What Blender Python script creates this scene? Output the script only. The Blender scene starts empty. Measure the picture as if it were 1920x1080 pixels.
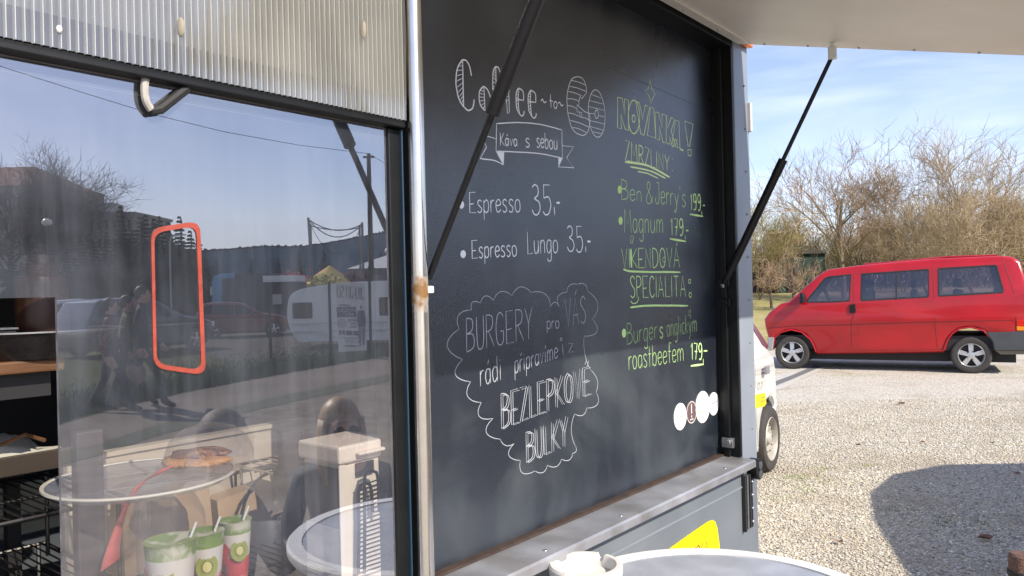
import bpy, bmesh, math, random
from mathutils import Vector, Matrix
from mathutils.geometry import tessellate_polygon
random.seed(7)
R = math.radians
S = bpy.context.scene
COL = S.collection
# ------------------------------------------------------------------ camera
CZ = 1.62; F = 1440.0; ROLL = 0.024; PITCH = 0.0028
_r = Vector((math.cos(ROLL), 0, -math.sin(ROLL)))
_f = Vector((0, math.cos(PITCH), math.sin(PITCH)))
_r = (_r - _r.dot(_f) * _f).normalized()
_u = _r.cross(_f).normalized()
CAM = Vector((0, 0, CZ))
cam = bpy.data.objects.new('camera', bpy.data.cameras.new('camera'))
COL.objects.link(cam); S.camera = cam
cam.data.sensor_width = 36; cam.data.lens = 36 * F / 1920
cam.data.clip_start = 0.02; cam.data.clip_end = 4000
cam.matrix_world = Matrix(((_r.x, _u.x, -_f.x, 0), (_r.y, _u.y, -_f.y, 0), (_r.z, _u.z, -_f.z, CZ), (0, 0, 0, 1)))
# ------------------------------------------------------------------ light
SUN_EL = R(38.5)
Lh = Vector((-0.695, 0.72)).normalized()          # way the light travels over the ground
LDIR = Vector((Lh.x * math.cos(SUN_EL), Lh.y * math.cos(SUN_EL), -math.sin(SUN_EL)))
sun = bpy.data.objects.new('sun', bpy.data.lights.new('sun', 'SUN')); COL.objects.link(sun)
sun.data.energy = 4.0; sun.data.angle = R(0.5); sun.data.color = (1.0, 0.91, 0.77)
sun.rotation_euler = LDIR.to_track_quat('-Z', 'Y').to_euler()
W_ = bpy.data.worlds.new('World'); S.world = W_; W_.use_nodes = True
nt = W_.node_tree; nt.nodes.clear()
def wn(t, **k):
    n = nt.nodes.new(t)
    for a, b in k.items(): setattr(n, a, b)
    return n
sky = wn('ShaderNodeTexSky', sky_type='NISHITA', sun_disc=False)
sky.sun_elevation = SUN_EL; sky.sun_rotation = math.atan2(-Lh.x, -Lh.y)
sky.air_density = 1.0; sky.dust_density = 0.6; sky.ozone_density = 2.6
tc = wn('ShaderNodeTexCoord'); mp = wn('ShaderNodeMapping'); mp.inputs['Scale'].default_value = (1.0, 1.0, 5.5)
mp.inputs['Rotation'].default_value = (0.12, 0.1, 0.3)
nz = wn('ShaderNodeTexNoise'); nz.inputs['Scale'].default_value = 2.3; nz.inputs['Detail'].default_value = 9; nz.inputs['Roughness'].default_value = 0.55; nz.inputs['Distortion'].default_value = 0.5
cr = wn('ShaderNodeValToRGB'); cr.color_ramp.elements[0].position = 0.45; cr.color_ramp.elements[1].position = 0.72
cr.color_ramp.elements[0].color = (0.08, 0.08, 0.08, 1); cr.color_ramp.elements[1].color = (0.62, 0.62, 0.62, 1)
mx = wn('ShaderNodeMix', data_type='RGBA'); mx.inputs['B'].default_value = (5.3, 5.8, 7.2, 1)
bg = wn('ShaderNodeBackground'); bg.inputs['Strength'].default_value = 0.132
out = wn('ShaderNodeOutputWorld')
L = nt.links.new
L(tc.outputs['Generated'], mp.inputs['Vector']); L(mp.outputs[0], nz.inputs['Vector']); L(nz.outputs['Fac'], cr.inputs[0])
L(cr.outputs[0], mx.inputs['Factor']); tn = wn('ShaderNodeMix', data_type='RGBA', blend_type='MULTIPLY'); tn.inputs['Factor'].default_value = 1; tn.inputs['B'].default_value = (1.06, .93, .99, 1); L(sky.outputs[0], tn.inputs['A']); L(tn.outputs['Result'], mx.inputs['A']); L(mx.outputs['Result'], bg.inputs[0]); L(bg.outputs[0], out.inputs[0])
S.view_settings.view_transform = 'Standard'; S.view_settings.look = 'None'
S.view_settings.exposure = 0.8; S.view_settings.gamma = 1; S.view_settings.use_curve_mapping = False
S.render.engine = 'CYCLES'
S.cycles.max_bounces = 8; S.cycles.transparent_max_bounces = 16
S.cycles.caustics_reflective = False; S.cycles.caustics_refractive = False

# ------------------------------------------------------------------ geometry of the place
def ray(px, py): return (_r * ((px - 960) / F) + _u * ((540 - py) / F) + _f)
def at(px, py, d):
    r = ray(px, py); return CAM + r * (d / r.y)
def on_ground(px, py, z=0.0):
    r = ray(px, py); return CAM + r * ((z - CZ) / r.z)
TH = math.atan2(1194, 1440)
WD = Vector((math.sin(TH), math.cos(TH), 0))       # along the trailer wall, away from the camera
WN = Vector((math.cos(TH), -math.sin(TH), 0))      # out of the wall
DW = 0.90                                          # camera to wall
FOOT = -WN * DW
def wp(s, q, z): return FOOT + WD * s + WN * q + Vector((0, 0, z))
def wall(px, py, q=0.0):
    r = ray(px, py); t = (DW - q) / r.dot(-WN); p = CAM + r * t
    return (p.dot(WD), p.z)
def wall3(px, py, q=0.0):
    s, z = wall(px, py, q); return wp(s, q, z)
PANE_Q = -0.022
_n4 = WN; _dp = (FOOT + WN * PANE_Q).dot(WN)
def refl(p): return p - 2 * (p.dot(_n4) - _dp) * _n4
MIR = Matrix.Identity(4)
for i in range(3):
    for j in range(3): MIR[i][j] = (1 if i == j else 0) - 2 * _n4[i] * _n4[j]
    MIR[i][3] = 2 * _dp * _n4[i]
WALLM = Matrix(((WD.x, WN.x, 0, FOOT.x), (WD.y, WN.y, 0, FOOT.y), (0, 0, 1, 0), (0, 0, 0, 1)))   # (s,q,z) -> world  (det<0)

# ------------------------------------------------------------------ materials
MATS = {}
def mat(name, col=(.5, .5, .5), rough=.5, metal=0.0, spec=.5, var=0.0, vs=8.0, bump=0.0, bs=60.0, col2=None, v2s=3.0, coat=0.0, emit=None, streak=None, alpha=None, trans=0.0, lo=.4, hi=.65):
    if name in MATS: return MATS[name]
    m = bpy.data.materials.new(name); m.use_nodes = True; t = m.node_tree; b = t.nodes['Principled BSDF']
    MATS[name] = m
    b.inputs['Base Color'].default_value = (*col, 1); b.inputs['Roughness'].default_value = rough
    b.inputs['Metallic'].default_value = metal; b.inputs['Specular IOR Level'].default_value = spec
    b.inputs['Coat Weight'].default_value = coat; b.inputs['Transmission Weight'].default_value = trans
    if emit: b.inputs['Emission Color'].default_value = (*emit, 1); b.inputs['Emission Strength'].default_value = 1
    N = t.nodes.new; K = t.links.new
    g = N('ShaderNodeNewGeometry')
    mpn = N('ShaderNodeMapping'); K(g.outputs['Position'], mpn.inputs[0])
    if streak: mpn.inputs['Scale'].default_value = streak
    last = None
    if col2:
        n = N('ShaderNodeTexNoise'); n.inputs['Scale'].default_value = v2s; n.inputs['Detail'].default_value = 6; K(mpn.outputs[0], n.inputs['Vector'])
        r = N('ShaderNodeValToRGB'); r.color_ramp.elements[0].position = lo; r.color_ramp.elements[1].position = hi
        r.color_ramp.elements[0].color = (*col, 1); r.color_ramp.elements[1].color = (*col2, 1)
        K(n.outputs['Fac'], r.inputs[0]); last = r.outputs[0]
    if var:
        n = N('ShaderNodeTexNoise'); n.inputs['Scale'].default_value = vs; n.inputs['Detail'].default_value = 5; K(mpn.outputs[0], n.inputs['Vector'])
        mr = N('ShaderNodeMapRange'); mr.inputs['From Min'].default_value = .25; mr.inputs['From Max'].default_value = .75
        mr.inputs['To Min'].default_value = 1 - var; mr.inputs['To Max'].default_value = 1 + var; K(n.outputs['Fac'], mr.inputs[0])
        h = N('ShaderNodeVectorMath'); h.operation = 'SCALE'
        if last: K(last, h.inputs[0])
        else: h.inputs[0].default_value = col
        K(mr.outputs[0], h.inputs['Scale']); last = h.outputs[0]
        m2 = N('ShaderNodeMapRange'); m2.inputs['To Min'].default_value = max(0, rough - var * .25); m2.inputs['To Max'].default_value = min(1, rough + var * .35)
        K(n.outputs['Fac'], m2.inputs[0]); K(m2.outputs[0], b.inputs['Roughness'])
    if last: K(last, b.inputs['Base Color'])
    if bump:
        n = N('ShaderNodeTexNoise'); n.inputs['Scale'].default_value = bs; n.inputs['Detail'].default_value = 4; K(mpn.outputs[0], n.inputs['Vector'])
        bp = N('ShaderNodeBump'); bp.inputs['Strength'].default_value = bump; bp.inputs['Distance'].default_value = .01
        K(n.outputs['Fac'], bp.inputs['Height']); K(bp.outputs[0], b.inputs['Normal'])
    return m

# ------------------------------------------------------------------ mesh builder
WL = {}                                            # world place of every parent's origin
def tag(o, label=None, cat=None, group=None, kind=None):
    if label: o['label'] = label
    if cat: o['category'] = cat
    if group: o['group'] = group
    if kind: o['kind'] = kind
    return o
def thing(name, label, cat, loc=(0, 0, 0), group=None):
    o = bpy.data.objects.new(name, None); COL.objects.link(o); o.location = loc; o.empty_display_size = .1
    WL[o] = Vector(loc); return tag(o, label, cat, group)
class MB:
    def __init__(s, M=None): s.v = []; s.f = []; s.M = M; s.mi = []
    def add(s, vs, fs, m=0):
        b = len(s.v)
        s.v += [Vector(p) for p in vs]; s.f += [tuple(b + i for i in f) for f in fs]; s.mi += [m] * len(fs); return s
    def box(s, c, d, M=None, m=0):
        x, y, z = d[0] / 2, d[1] / 2, d[2] / 2; c = Vector(c)
        vs = [Vector((i * x, j * y, k * z)) for i in (-1, 1) for j in (-1, 1) for k in (-1, 1)]
        if M is not None: vs = [M @ p for p in vs]
        return s.add([c + p for p in vs], [(0, 1, 3, 2), (4, 6, 7, 5), (0, 4, 5, 1), (2, 3, 7, 6), (0, 2, 6, 4), (1, 5, 7, 3)], m)
    def span(s, a, b, m=0):
        return s.box([(a[i] + b[i]) / 2 for i in range(3)], [abs(b[i] - a[i]) for i in range(3)], None, m)
    def tube(s, pts, r, n=8, caps=True, m=0):
        pts = [Vector(p) for p in pts]; k = len(pts)
        rs = r if isinstance(r, (list, tuple)) else [r] * k
        vs = []; fs = []; up = None
        for i, p in enumerate(pts):
            t = (pts[min(i + 1, k - 1)] - pts[max(i - 1, 0)])
            t = t.normalized() if t.length > 1e-9 else Vector((0, 0, 1))
            if up is None: up = Vector((0, 0, 1)) if abs(t.z) < .9 else Vector((1, 0, 0))
            a = t.cross(up); a = a.normalized() if a.length > 1e-6 else t.orthogonal().normalized()
            b = a.cross(t).normalized(); up = b
            for j in range(n):
                w = 2 * math.pi * j / n; vs.append(p + (a * math.cos(w) + b * math.sin(w)) * rs[i])
        for i in range(k - 1):
            for j in range(n): fs.append((i * n + j, i * n + (j + 1) % n, (i + 1) * n + (j + 1) % n, (i + 1) * n + j))
        if caps: fs.append(tuple(range(n - 1, -1, -1))); fs.append(tuple((k - 1) * n + j for j in range(n)))
        return s.add(vs, fs, m)
    def lathe(s, prof, c=(0, 0, 0), n=24, ax=None, m=0, cap=True):
        # profile (r,z) turned round ax
        c = Vector(c); Q = (ax.to_track_quat('Z', 'Y').to_matrix() if ax is not None else Matrix.Identity(3))
        vs = []; fs = []
        for r, z in prof:
            for j in range(n):
                w = 2 * math.pi * j / n; vs.append(c + Q @ Vector((r * math.cos(w), r * math.sin(w), z)))
        for i in range(len(prof) - 1):
            for j in range(n): fs.append((i * n + j, i * n + (j + 1) % n, (i + 1) * n + (j + 1) % n, (i + 1) * n + j))
        if cap and prof[0][0] > 1e-6: fs.append(tuple(range(n - 1, -1, -1)))
        if cap and prof[-1][0] > 1e-6: fs.append(tuple((len(prof) - 1) * n + j for j in range(n)))
        return s.add(vs, fs, m)
    def prism(s, poly, a, b, f, holes=(), m=0):
        # poly (u,v) between depths a and b; f(u,v,w)->Vector
        loops = [list(poly)] + [list(h) for h in holes]
        flat = [p for l in loops for p in l]; n = len(flat)
        tri = tessellate_polygon([[Vector((p[0], p[1], 0)) for p in l] for l in loops])
        vs = [f(p[0], p[1], a) for p in flat] + [f(p[0], p[1], b) for p in flat]
        fs = [tuple(t) for t in tri] + [tuple(n + i for i in reversed(t)) for t in tri]
        o = 0
        for l in loops:
            k = len(l)
            for i in range(k): fs.append((o + i, o + (i + 1) % k, n + o + (i + 1) % k, n + o + i))
            o += k
        return s.add(vs, fs, m)
    def ball(s, c, r, n=12, k=8, m=0, M=None):
        c = Vector(c); rr = r if isinstance(r, (tuple, list)) else (r, r, r); vs = []; fs = []
        for i in range(k + 1):
            ph = math.pi * i / k
            for j in range(n):
                w = 2 * math.pi * j / n; p = Vector((rr[0] * math.sin(ph) * math.cos(w), rr[1] * math.sin(ph) * math.sin(w), rr[2] * math.cos(ph)))
                if M is not None: p = M @ p
                vs.append(c + p)
        for i in range(k):
            for j in range(n): fs.append((i * n + j, (i + 1) * n + j, (i + 1) * n + (j + 1) % n, i * n + (j + 1) % n))
        return s.add(vs, fs, m)
    def build(s, name, mats, parent=None, smooth=False, M=None, bevel=0, kind=None, fix=True, loc=None, bseg=2):
        M = M if M is not None else s.M
        vs = [M @ p for p in s.v] if M is not None else s.v
        o0 = WL.get(parent, Vector()) if parent is not None else Vector(loc or (0, 0, 0))
        me = bpy.data.meshes.new(name)
        me.from_pydata([p - o0 for p in vs], [], s.f)
        if not isinstance(mats, (list, tuple)): mats = [mats]
        for m in mats: me.materials.append(m)
        if len(mats) > 1: me.polygons.foreach_set('material_index', s.mi)
        if fix:
            bm = bmesh.new(); bm.from_mesh(me); bmesh.ops.remove_doubles(bm, verts=bm.verts, dist=1e-6)
            bmesh.ops.recalc_face_normals(bm, faces=bm.faces); bm.to_mesh(me); bm.free()
        if smooth:
            me.polygons.foreach_set('use_smooth', [True] * len(me.polygons))
            if smooth != 'all':
                try: me.set_sharp_from_angle(angle=R(35))
                except Exception: pass
        o = bpy.data.objects.new(name, me); COL.objects.link(o)
        if parent is not None: o.parent = parent; WL[o] = o0
        else: o.location = o0; WL[o] = o0
        if bevel:
            b = o.modifiers.new('bevel', 'BEVEL'); b.width = bevel; b.segments = bseg; b.limit_method = 'ANGLE'; b.angle_limit = R(40)
        if kind: o['kind'] = kind
        return o
def wf(u, v, w): return wp(u, w, v)                # (s,z,q)
def wbox(mb, s0, s1, q0, q1, z0, z1, m=0):
    M = Matrix(((WD.x, WN.x, 0), (WD.y, WN.y, 0), (0, 0, 1)))
    c = wp((s0 + s1) / 2, (q0 + q1) / 2, (z0 + z1) / 2)
    return mb.box(c, (abs(s1 - s0), abs(q1 - q0), abs(z1 - z0)), M, m)
def smoothpts(p, n=5, closed=False):
    p = [Vector((a[0], a[1], 0)) for a in p]; k = len(p); o = []
    if k < 3: return [(a.x, a.y) for a in p]
    rng = range(k) if closed else range(k - 1)
    for i in rng:
        g = lambda j: p[j % k] if closed else p[max(0, min(k - 1, j))]
        a, b, c, d = g(i - 1), g(i), g(i + 1), g(i + 2)
        for t in range(n):
            t /= n
            q = .5 * ((2 * b) + (c - a) * t + (2 * a - 5 * b + 4 * c - d) * t * t + (3 * b - a - 3 * c + d) * t ** 3)
            o.append((q.x, q.y))
    if not closed: o.append((p[-1].x, p[-1].y))
    return o
# ------------------------------------------------------------------ stroke lettering
GL = {}
def _g(ch, w, *st):
    res = []
    for t in st:
        sm = t[0] == '~'; t = t.lstrip('~')
        pts = [tuple(float(v) for v in p.split(',')) for p in t.split()]
        res.append(smoothpts(pts, 4) if sm else pts)
    GL[ch] = (w, res)
_g(' ', .35)
_g('B', .45, '0.03,1 0.02,0', '~0.03,1 .3,.95 .36,.78 .28,.6 .04,.53', '~.04,.53 .33,.5 .42,.3 .34,.08 .02,0')
_g('E', .42, '.4,1 .04,1 .04,0 .42,0', '.04,.42 .3,.44')
_g('e', .34, '~.04,.32 .3,.36 .3,.52 .18,.62 .05,.48 .03,.25 .1,.04 .22,.02 .32,.14')
_g('s', .32, '~.29,.52 .2,.61 .08,.56 .06,.42 .16,.32 .28,.2 .24,.04 .13,.0 .03,.08')
_g('p', .36, '.04,.6 .04,-.35', '~.04,.45 .15,.6 .28,.56 .33,.34 .28,.06 .15,.0 .04,.12')
_g('r', .26, '.04,.6 .04,0', '~.04,.4 .12,.56 .25,.58')
_g('o', .36, '~.18,.6 .06,.5 .03,.3 .08,.06 .18,0 .3,.08 .34,.3 .29,.52 .18,.6')
_g('L', .38, '.04,1 .05,0 .38,.02')
_g('u', .36, '~.04,.6 .05,.15 .15,0 .28,.12 .32,.35', '.31,.6 .33,0')
_g('n', .36, '.04,.6 .04,0', '~.04,.42 .15,.6 .28,.54 .31,.3 .31,0')
_g('g', .36, '~.31,.55 .18,.61 .06,.5 .03,.28 .1,.04 .2,.02 .3,.18', '~.32,.6 .32,-.2 .26,-.36 .12,-.36 .06,-.24')
_g('a', .36, '~.3,.52 .18,.6 .06,.5 .03,.28 .1,.04 .2,.02 .3,.18', '.31,.6 .33,0')
_g('m', .52, '.04,.6 .04,0', '~.04,.42 .13,.6 .22,.56 .25,.35 .25,0', '~.25,.42 .35,.6 .44,.56 .48,.35 .48,0')
_g('i', .14, '.07,.6 .07,0', '.07,.78 .07,.82')
_g('í', .14, '.07,.6 .07,0', '.06,.76 .14,.95')
_g('l', .14, '.07,1 .07,0')
_g('d', .36, '~.3,.5 .18,.6 .06,.5 .03,.28 .1,.04 .2,.02 .3,.16', '.31,1 .33,0')
_g('á', .36, '~.3,.52 .18,.6 .06,.5 .03,.28 .1,.04 .2,.02 .3,.18', '.31,.6 .33,0', '.17,.76 .25,.95')
_g('ř', .26, '.04,.6 .04,0', '~.04,.4 .12,.56 .25,.58', '.06,.9 .13,.76 .21,.92')
_g('v', .32, '.03,.6 .15,0 .3,.6')
_g('z', .32, '.04,.6 .3,.6 .03,0 .31,.02')
_g('c', .3, '~.28,.52 .18,.6 .06,.5 .03,.28 .1,.04 .2,.0 .29,.08')
_g('k', .32, '.05,1 .05,0', '.27,.58 .06,.28 .3,0')
_g('ý', .34, '.03,.6 .17,.05', '~.32,.6 .17,.0 .1,-.3 .02,-.32', '.2,.76 .28,.95')
_g('y', .34, '.03,.6 .17,.05', '~.32,.6 .17,.0 .1,-.3 .0,-.28 .04,-.18')
_g('t', .26, '.12,.95 .13,0', '.02,.58 .25,.58')
_g('b', .36, '.04,1 .04,0', '~.04,.42 .15,.6 .28,.56 .33,.34 .28,.06 .15,.0 .04,.12')
_g('f', .26, '~.26,.92 .18,1 .12,.9 .12,0', '.02,.56 .24,.56')
_g('U', .42, '~.03,1 .04,.3 .1,.05 .2,0 .32,.06 .38,.3 .38,1')
_g('R', .42, '.04,1 .04,0', '~.04,1 .3,.95 .37,.76 .28,.55 .04,.48', '.15,.48 .42,0')
_g('G', .46, '~.42,.86 .28,1 .12,.9 .04,.55 .1,.12 .25,0 .4,.1 .42,.4', '.25,.42 .44,.42')
_g('Y', .42, '.02,1 .2,.5', '.4,1 .2,.5 .19,0')
_g('V', .42, '.02,1 .2,0 .4,1')
_g('Á', .44, '.02,0 .2,1 .42,0', '.08,.36 .36,.36', '.2,1.08 .3,1.25')
_g('A', .44, '.02,0 .2,1 .42,0', '.08,.36 .36,.36')
_g('S', .4, '~.36,.85 .24,1 .1,.93 .06,.74 .2,.54 .35,.36 .34,.12 .2,0 .04,.1')
_g('Z', .42, '.03,1 .38,1 .03,0 .42,.02')
_g('P', .4, '.04,1 .04,0', '~.04,1 .3,.96 .37,.76 .29,.54 .04,.46')
_g('K', .42, '.04,1 .04,0', '.38,1 .06,.46 .42,0')
_g('O', .44, '~.22,1 .08,.84 .03,.5 .08,.14 .22,0 .36,.14 .41,.5 .36,.84 .22,1')
_g('É', .4, '.38,1 .04,1 .04,0 .4,0', '.04,.5 .32,.52', '.18,1.1 .28,1.27')
_g('N', .44, '.04,0 .04,1 .38,0 .38,1')
_g('D', .44, '.04,0 .04,1', '~.04,1 .28,.92 .4,.6 .36,.2 .2,.02 .04,0')
_g('I', .12, '.06,1 .06,0')
_g('C', .4, '~.37,.84 .25,1 .1,.88 .04,.5 .1,.12 .25,0 .38,.14')
_g('T', .42, '.02,1 .4,1', '.21,1 .21,0')
_g('M', .56, '.03,0 .08,1 .27,.35 .46,1 .52,0')
_g('J', .36, '.1,1 .34,1', '~.3,1 .31,.25 .24,.02 .1,0 .02,.16 .08,.3')
_g('&', .46, '~.44,.3 .3,.02 .12,.02 .05,.2 .16,.48 .3,.72 .26,.95 .14,.94 .12,.76 .28,.4 .44,.0')
_g("'", .1, '.05,1 .04,.82')
_g('3', .4, '~.04,.9 .16,1 .3,.9 .28,.66 .14,.54 .32,.44 .38,.22 .28,.03 .12,.02 .02,.18')
_g('5', .4, '.34,1 .08,1 .08,.56', '~.08,.56 .28,.6 .38,.34 .28,.04 .12,.01 .03,.12')
_g('1', .24, '.04,.78 .16,1 .16,0')
_g('7', .34, '.03,1 .32,1 .14,0', '.08,.5 .3,.5')
_g('9', .36, '~.32,.72 .26,.98 .12,.98 .04,.74 .12,.5 .26,.54 .32,.72 .31,.3 .2,.02 .06,.06')
_g('0', .36, '~.18,1 .06,.84 .03,.5 .07,.14 .18,0 .3,.14 .34,.5 .3,.84 .18,1')
_g('4', .36, '.24,1 .03,.34 .35,.34', '.25,.6 .25,0')
_g(',', .12, '.08,.22 .07,-.12')
_g('-', .2, '.03,.42 .2,.42')
_g('·', .16, '.08,.5 .1,.5')
_g('Q', .46, '~.22,1 .08,.84 .03,.5 .08,.14 .22,0 .36,.14 .41,.5 .36,.84 .22,1', '.28,.2 .44,-.05')
_g('j', .2, '~.14,.6 .14,-.2 .08,-.34 .0,-.28', '.14,.78 .14,.82')
_g('w', .46, '.03,.6 .12,0 .23,.5 .34,0 .43,.6')
_g('h', .36, '.04,1 .04,0', '~.04,.42 .15,.6 .28,.54 .31,.3 .31,0')
_g('H', .42, '.04,1 .04,0', '.38,1 .38,0', '.04,.5 .38,.5')
_g('W', .6, '.02,1 .16,0 .3,.8 .44,0 .58,1')
_g('2', .36, '~.04,.85 .14,1 .3,.92 .3,.7 .04,.02', '.04,.02 .35,.02')
_g('6', .36, '~.3,.94 .12,.8 .04,.4 .1,.06 .22,0 .32,.16 .3,.4 .18,.5 .05,.34')
_g('8', .36, '~.18,.54 .06,.72 .1,.96 .2,1 .31,.88 .3,.68 .18,.54 .04,.34 .06,.06 .2,0 .33,.12 .32,.36 .18,.54')
_g('.', .12, '.05,.03 .07,.03')
_g(':', .14, '.06,.1 .08,.1', '.06,.55 .08,.55')
def strokes_text(txt, x0, y0, x1, y1, h0, h1, slant=0.024):
    tot = sum(GL[c][0] + .07 for c in txt) - .07; res = []; a = 0
    for c in txt:
        w, st = GL[c]
        for s_ in st:
            o = []
            for (u, v) in s_:
                t = (a + u) / tot; h = h0 + (h1 - h0) * t
                o.append((x0 + (x1 - x0) * t - slant * v * h, y0 + (y1 - y0) * t - v * h))
            res.append(o)
        a += w + .07
    return res
BQ = -0.065                                         # face of the menu board
def ridge(mb, pts, w, hgt=.0004, f=None):
    # a raised chalk line; pts in (u,v), f maps (u,v,height) to the place
    P = []
    for p in pts:
        if not P or (p[0] - P[-1][0]) ** 2 + (p[1] - P[-1][1]) ** 2 > 1e-12: P.append(p)
    if len(P) < 2: return
    vs = []; fs = []; k = len(P)
    for i, p in enumerate(P):
        a = P[max(0, i - 1)]; b = P[min(k - 1, i + 1)]; dx, dy = b[0] - a[0], b[1] - a[1]; l = math.hypot(dx, dy) or 1
        nx, ny = -dy / l * w / 2, dx / l * w / 2
        e = .6 if i in (0, k - 1) else 1
        vs += [f(p[0] + nx * e, p[1] + ny * e, 0.00005), f(p[0], p[1], hgt), f(p[0] - nx * e, p[1] - ny * e, 0.00005)]
    for i in range(k - 1):
        j = 3 * i; fs += [(j, j + 1, j + 4, j + 3), (j + 1, j + 2, j + 5, j + 4)]
    mb.add(vs, fs)
def chalk(mb, strokes, w=.0018, jit=.4):
    for st in strokes:
        pts = [wall(x + random.uniform(-jit, jit) * .5, y + random.uniform(-jit, jit) * .5, BQ) for x, y in st]
        if len(pts) == 2:
            a, b = pts; pts = [a, ((a[0] + b[0]) / 2 + random.uniform(-1, 1) * .0003, (a[1] + b[1]) / 2), b]
        ridge(mb, pts, w * 1.32, .0004, lambda u, v, h: wp(u, BQ + h, v))
def z2(ox, oy, sc): return lambda pts: [(ox + a / sc, oy + b / sc) for a, b in pts]
def ell(cx, cy, rx, ry, n=20, tilt=0):
    return [(cx + rx * math.cos(2 * math.pi * i / n) + tilt * ry * math.sin(2 * math.pi * i / n), cy + ry * math.sin(2 * math.pi * i / n)) for i in range(n + 1)]
def fillpoly(mb, poly, hgt=.0004):
    p = [wall(x, y, BQ) for x, y in poly]; mb.prism(p, BQ + .00005, BQ + hgt, wf)
# ================================================================== materials in use
m_grey = mat('trailer_grey_paint', (.135, .155, .18), .42, var=.08, vs=5, bump=.05, bs=25, col2=(.16, .18, .20), v2s=2.5)
m_greysm = mat('post_grey_paint', (.22, .25, .29), .3, var=.08, vs=9)
m_blackp = mat('black_frame_paint', (.006, .007, .008), .42, spec=.35, var=.25, vs=20)
m_black = mat('black_plastic', (.009, .009, .010), .42, spec=.3)
m_rubber = mat('black_rubber', (.015, .015, .016), .7, var=.2, vs=30)
m_alu = mat('brushed_aluminium', (.58, .57, .55), .33, 1.0, var=.18, vs=14, bump=.04, bs=90)
m_sill = mat('worn_aluminium_sill', (.38, .39, .42), .40, .45, var=.3, vs=7, bump=.06, bs=60, col2=(.27, .265, .27), v2s=9)
m_cream = mat('cream_flap_paint', (.85, .80, .73), .42, var=.07, vs=3, col2=(.76, .70, .62), v2s=2.2, bump=.04, bs=12)
m_brown = mat('brown_strip', (.05, .032, .024), .6, var=.3, vs=30)
m_white = mat('white_plastic', (.78, .78, .76), .35, var=.04)
m_chalkw = mat('white_chalk_paint', (.82, .85, .90), .8)
m_chalkg = mat('green_chalk_paint', (.52, .78, .30), .8)
m_chalkt = mat('thin_dimmed_chalk', (.36, .38, .41), .8)  # white chalk dimmed in colour to offset the sun on the cloud
m_chalkh = mat('bright_green_chalk', (.74, .92, .46), .8)
m_chalkl = mat('dull_green_chalk', (.34, .52, .19), .8)  # green chalk dimmed in colour for the sunlit lower lines
m_chalkf = mat('faded_green_chalk', (.07, .11, .07), .8)
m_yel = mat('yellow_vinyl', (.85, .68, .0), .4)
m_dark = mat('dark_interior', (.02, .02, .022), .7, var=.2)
m_wood = mat('brown_wood', (.16, .075, .03), .5, var=.3, vs=20, streak=(1, 1, 8))
m_creamp = mat('cream_plastic', (.86, .78, .64), .4, var=.05, vs=12)
m_steel = mat('galvanised_steel', (.42, .43, .44), .38, .9, var=.15, vs=30)

# board: embossed black sheet with smears of old chalk
def board_mat():
    m = bpy.data.materials.new('embossed_black_board'); m.use_nodes = True; t = m.node_tree; b = t.nodes['Principled BSDF']
    N = t.nodes.new; K = t.links.new
    g = N('ShaderNodeNewGeometry')
    n1 = N('ShaderNodeTexNoise'); n1.inputs['Scale'].default_value = 2.6; n1.inputs['Detail'].default_value = 7; n1.inputs['Distortion'].default_value = 1.0; K(g.outputs['Position'], n1.inputs['Vector'])
    mp1 = N('ShaderNodeMapping'); mp1.inputs['Scale'].default_value = (9, 9, 1.6); K(g.outputs['Position'], mp1.inputs[0])
    n2 = N('ShaderNodeTexNoise'); n2.inputs['Scale'].default_value = 1.5; n2.inputs['Detail'].default_value = 6; K(mp1.outputs[0], n2.inputs['Vector'])
    r = N('ShaderNodeValToRGB'); r.color_ramp.elements[0].position = .47; r.color_ramp.elements[1].position = .76
    r.color_ramp.elements[0].color = (.011, .015, .023, 1); r.color_ramp.elements[1].color = (.062, .076, .085, 1)
    mm = N('ShaderNodeMath'); mm.operation = 'MULTIPLY_ADD'; mm.inputs[1].default_value = .78; K(n1.outputs['Fac'], mm.inputs[0])
    m3 = N('ShaderNodeMath'); m3.operation = 'MULTIPLY'; m3.inputs[1].default_value = .22; K(n2.outputs['Fac'], m3.inputs[0]); K(m3.outputs[0], mm.inputs[2])
    K(mm.outputs[0], r.inputs[0]); K(r.outputs[0], b.inputs['Base Color'])
    mr = N('ShaderNodeMapRange'); mr.inputs['From Min'].default_value = .4; mr.inputs['From Max'].default_value = .75; mr.inputs['To Min'].default_value = .27; mr.inputs['To Max'].default_value = .42
    K(mm.outputs[0], mr.inputs[0]); K(mr.outputs[0], b.inputs['Roughness'])
    v = N('ShaderNodeTexVoronoi'); v.inputs['Scale'].default_value = 330; K(g.outputs['Position'], v.inputs['Vector'])
    mr2 = N('ShaderNodeMapRange'); mr2.inputs['From Min'].default_value = .0; mr2.inputs['From Max'].default_value = .5; mr2.inputs['To Min'].default_value = 1; mr2.inputs['To Max'].default_value = 0
    K(v.outputs['Distance'], mr2.inputs[0])
    bp = N('ShaderNodeBump'); bp.inputs['Strength'].default_value = .35; bp.inputs['Distance'].default_value = .0007; K(mr2.outputs[0], bp.inputs['Height']); K(bp.outputs[0], b.inputs['Normal'])
    b.inputs['Specular IOR Level'].default_value = 1.0; b.inputs['IOR'].default_value = 1.62
    return m
m_board = board_mat()
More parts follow.
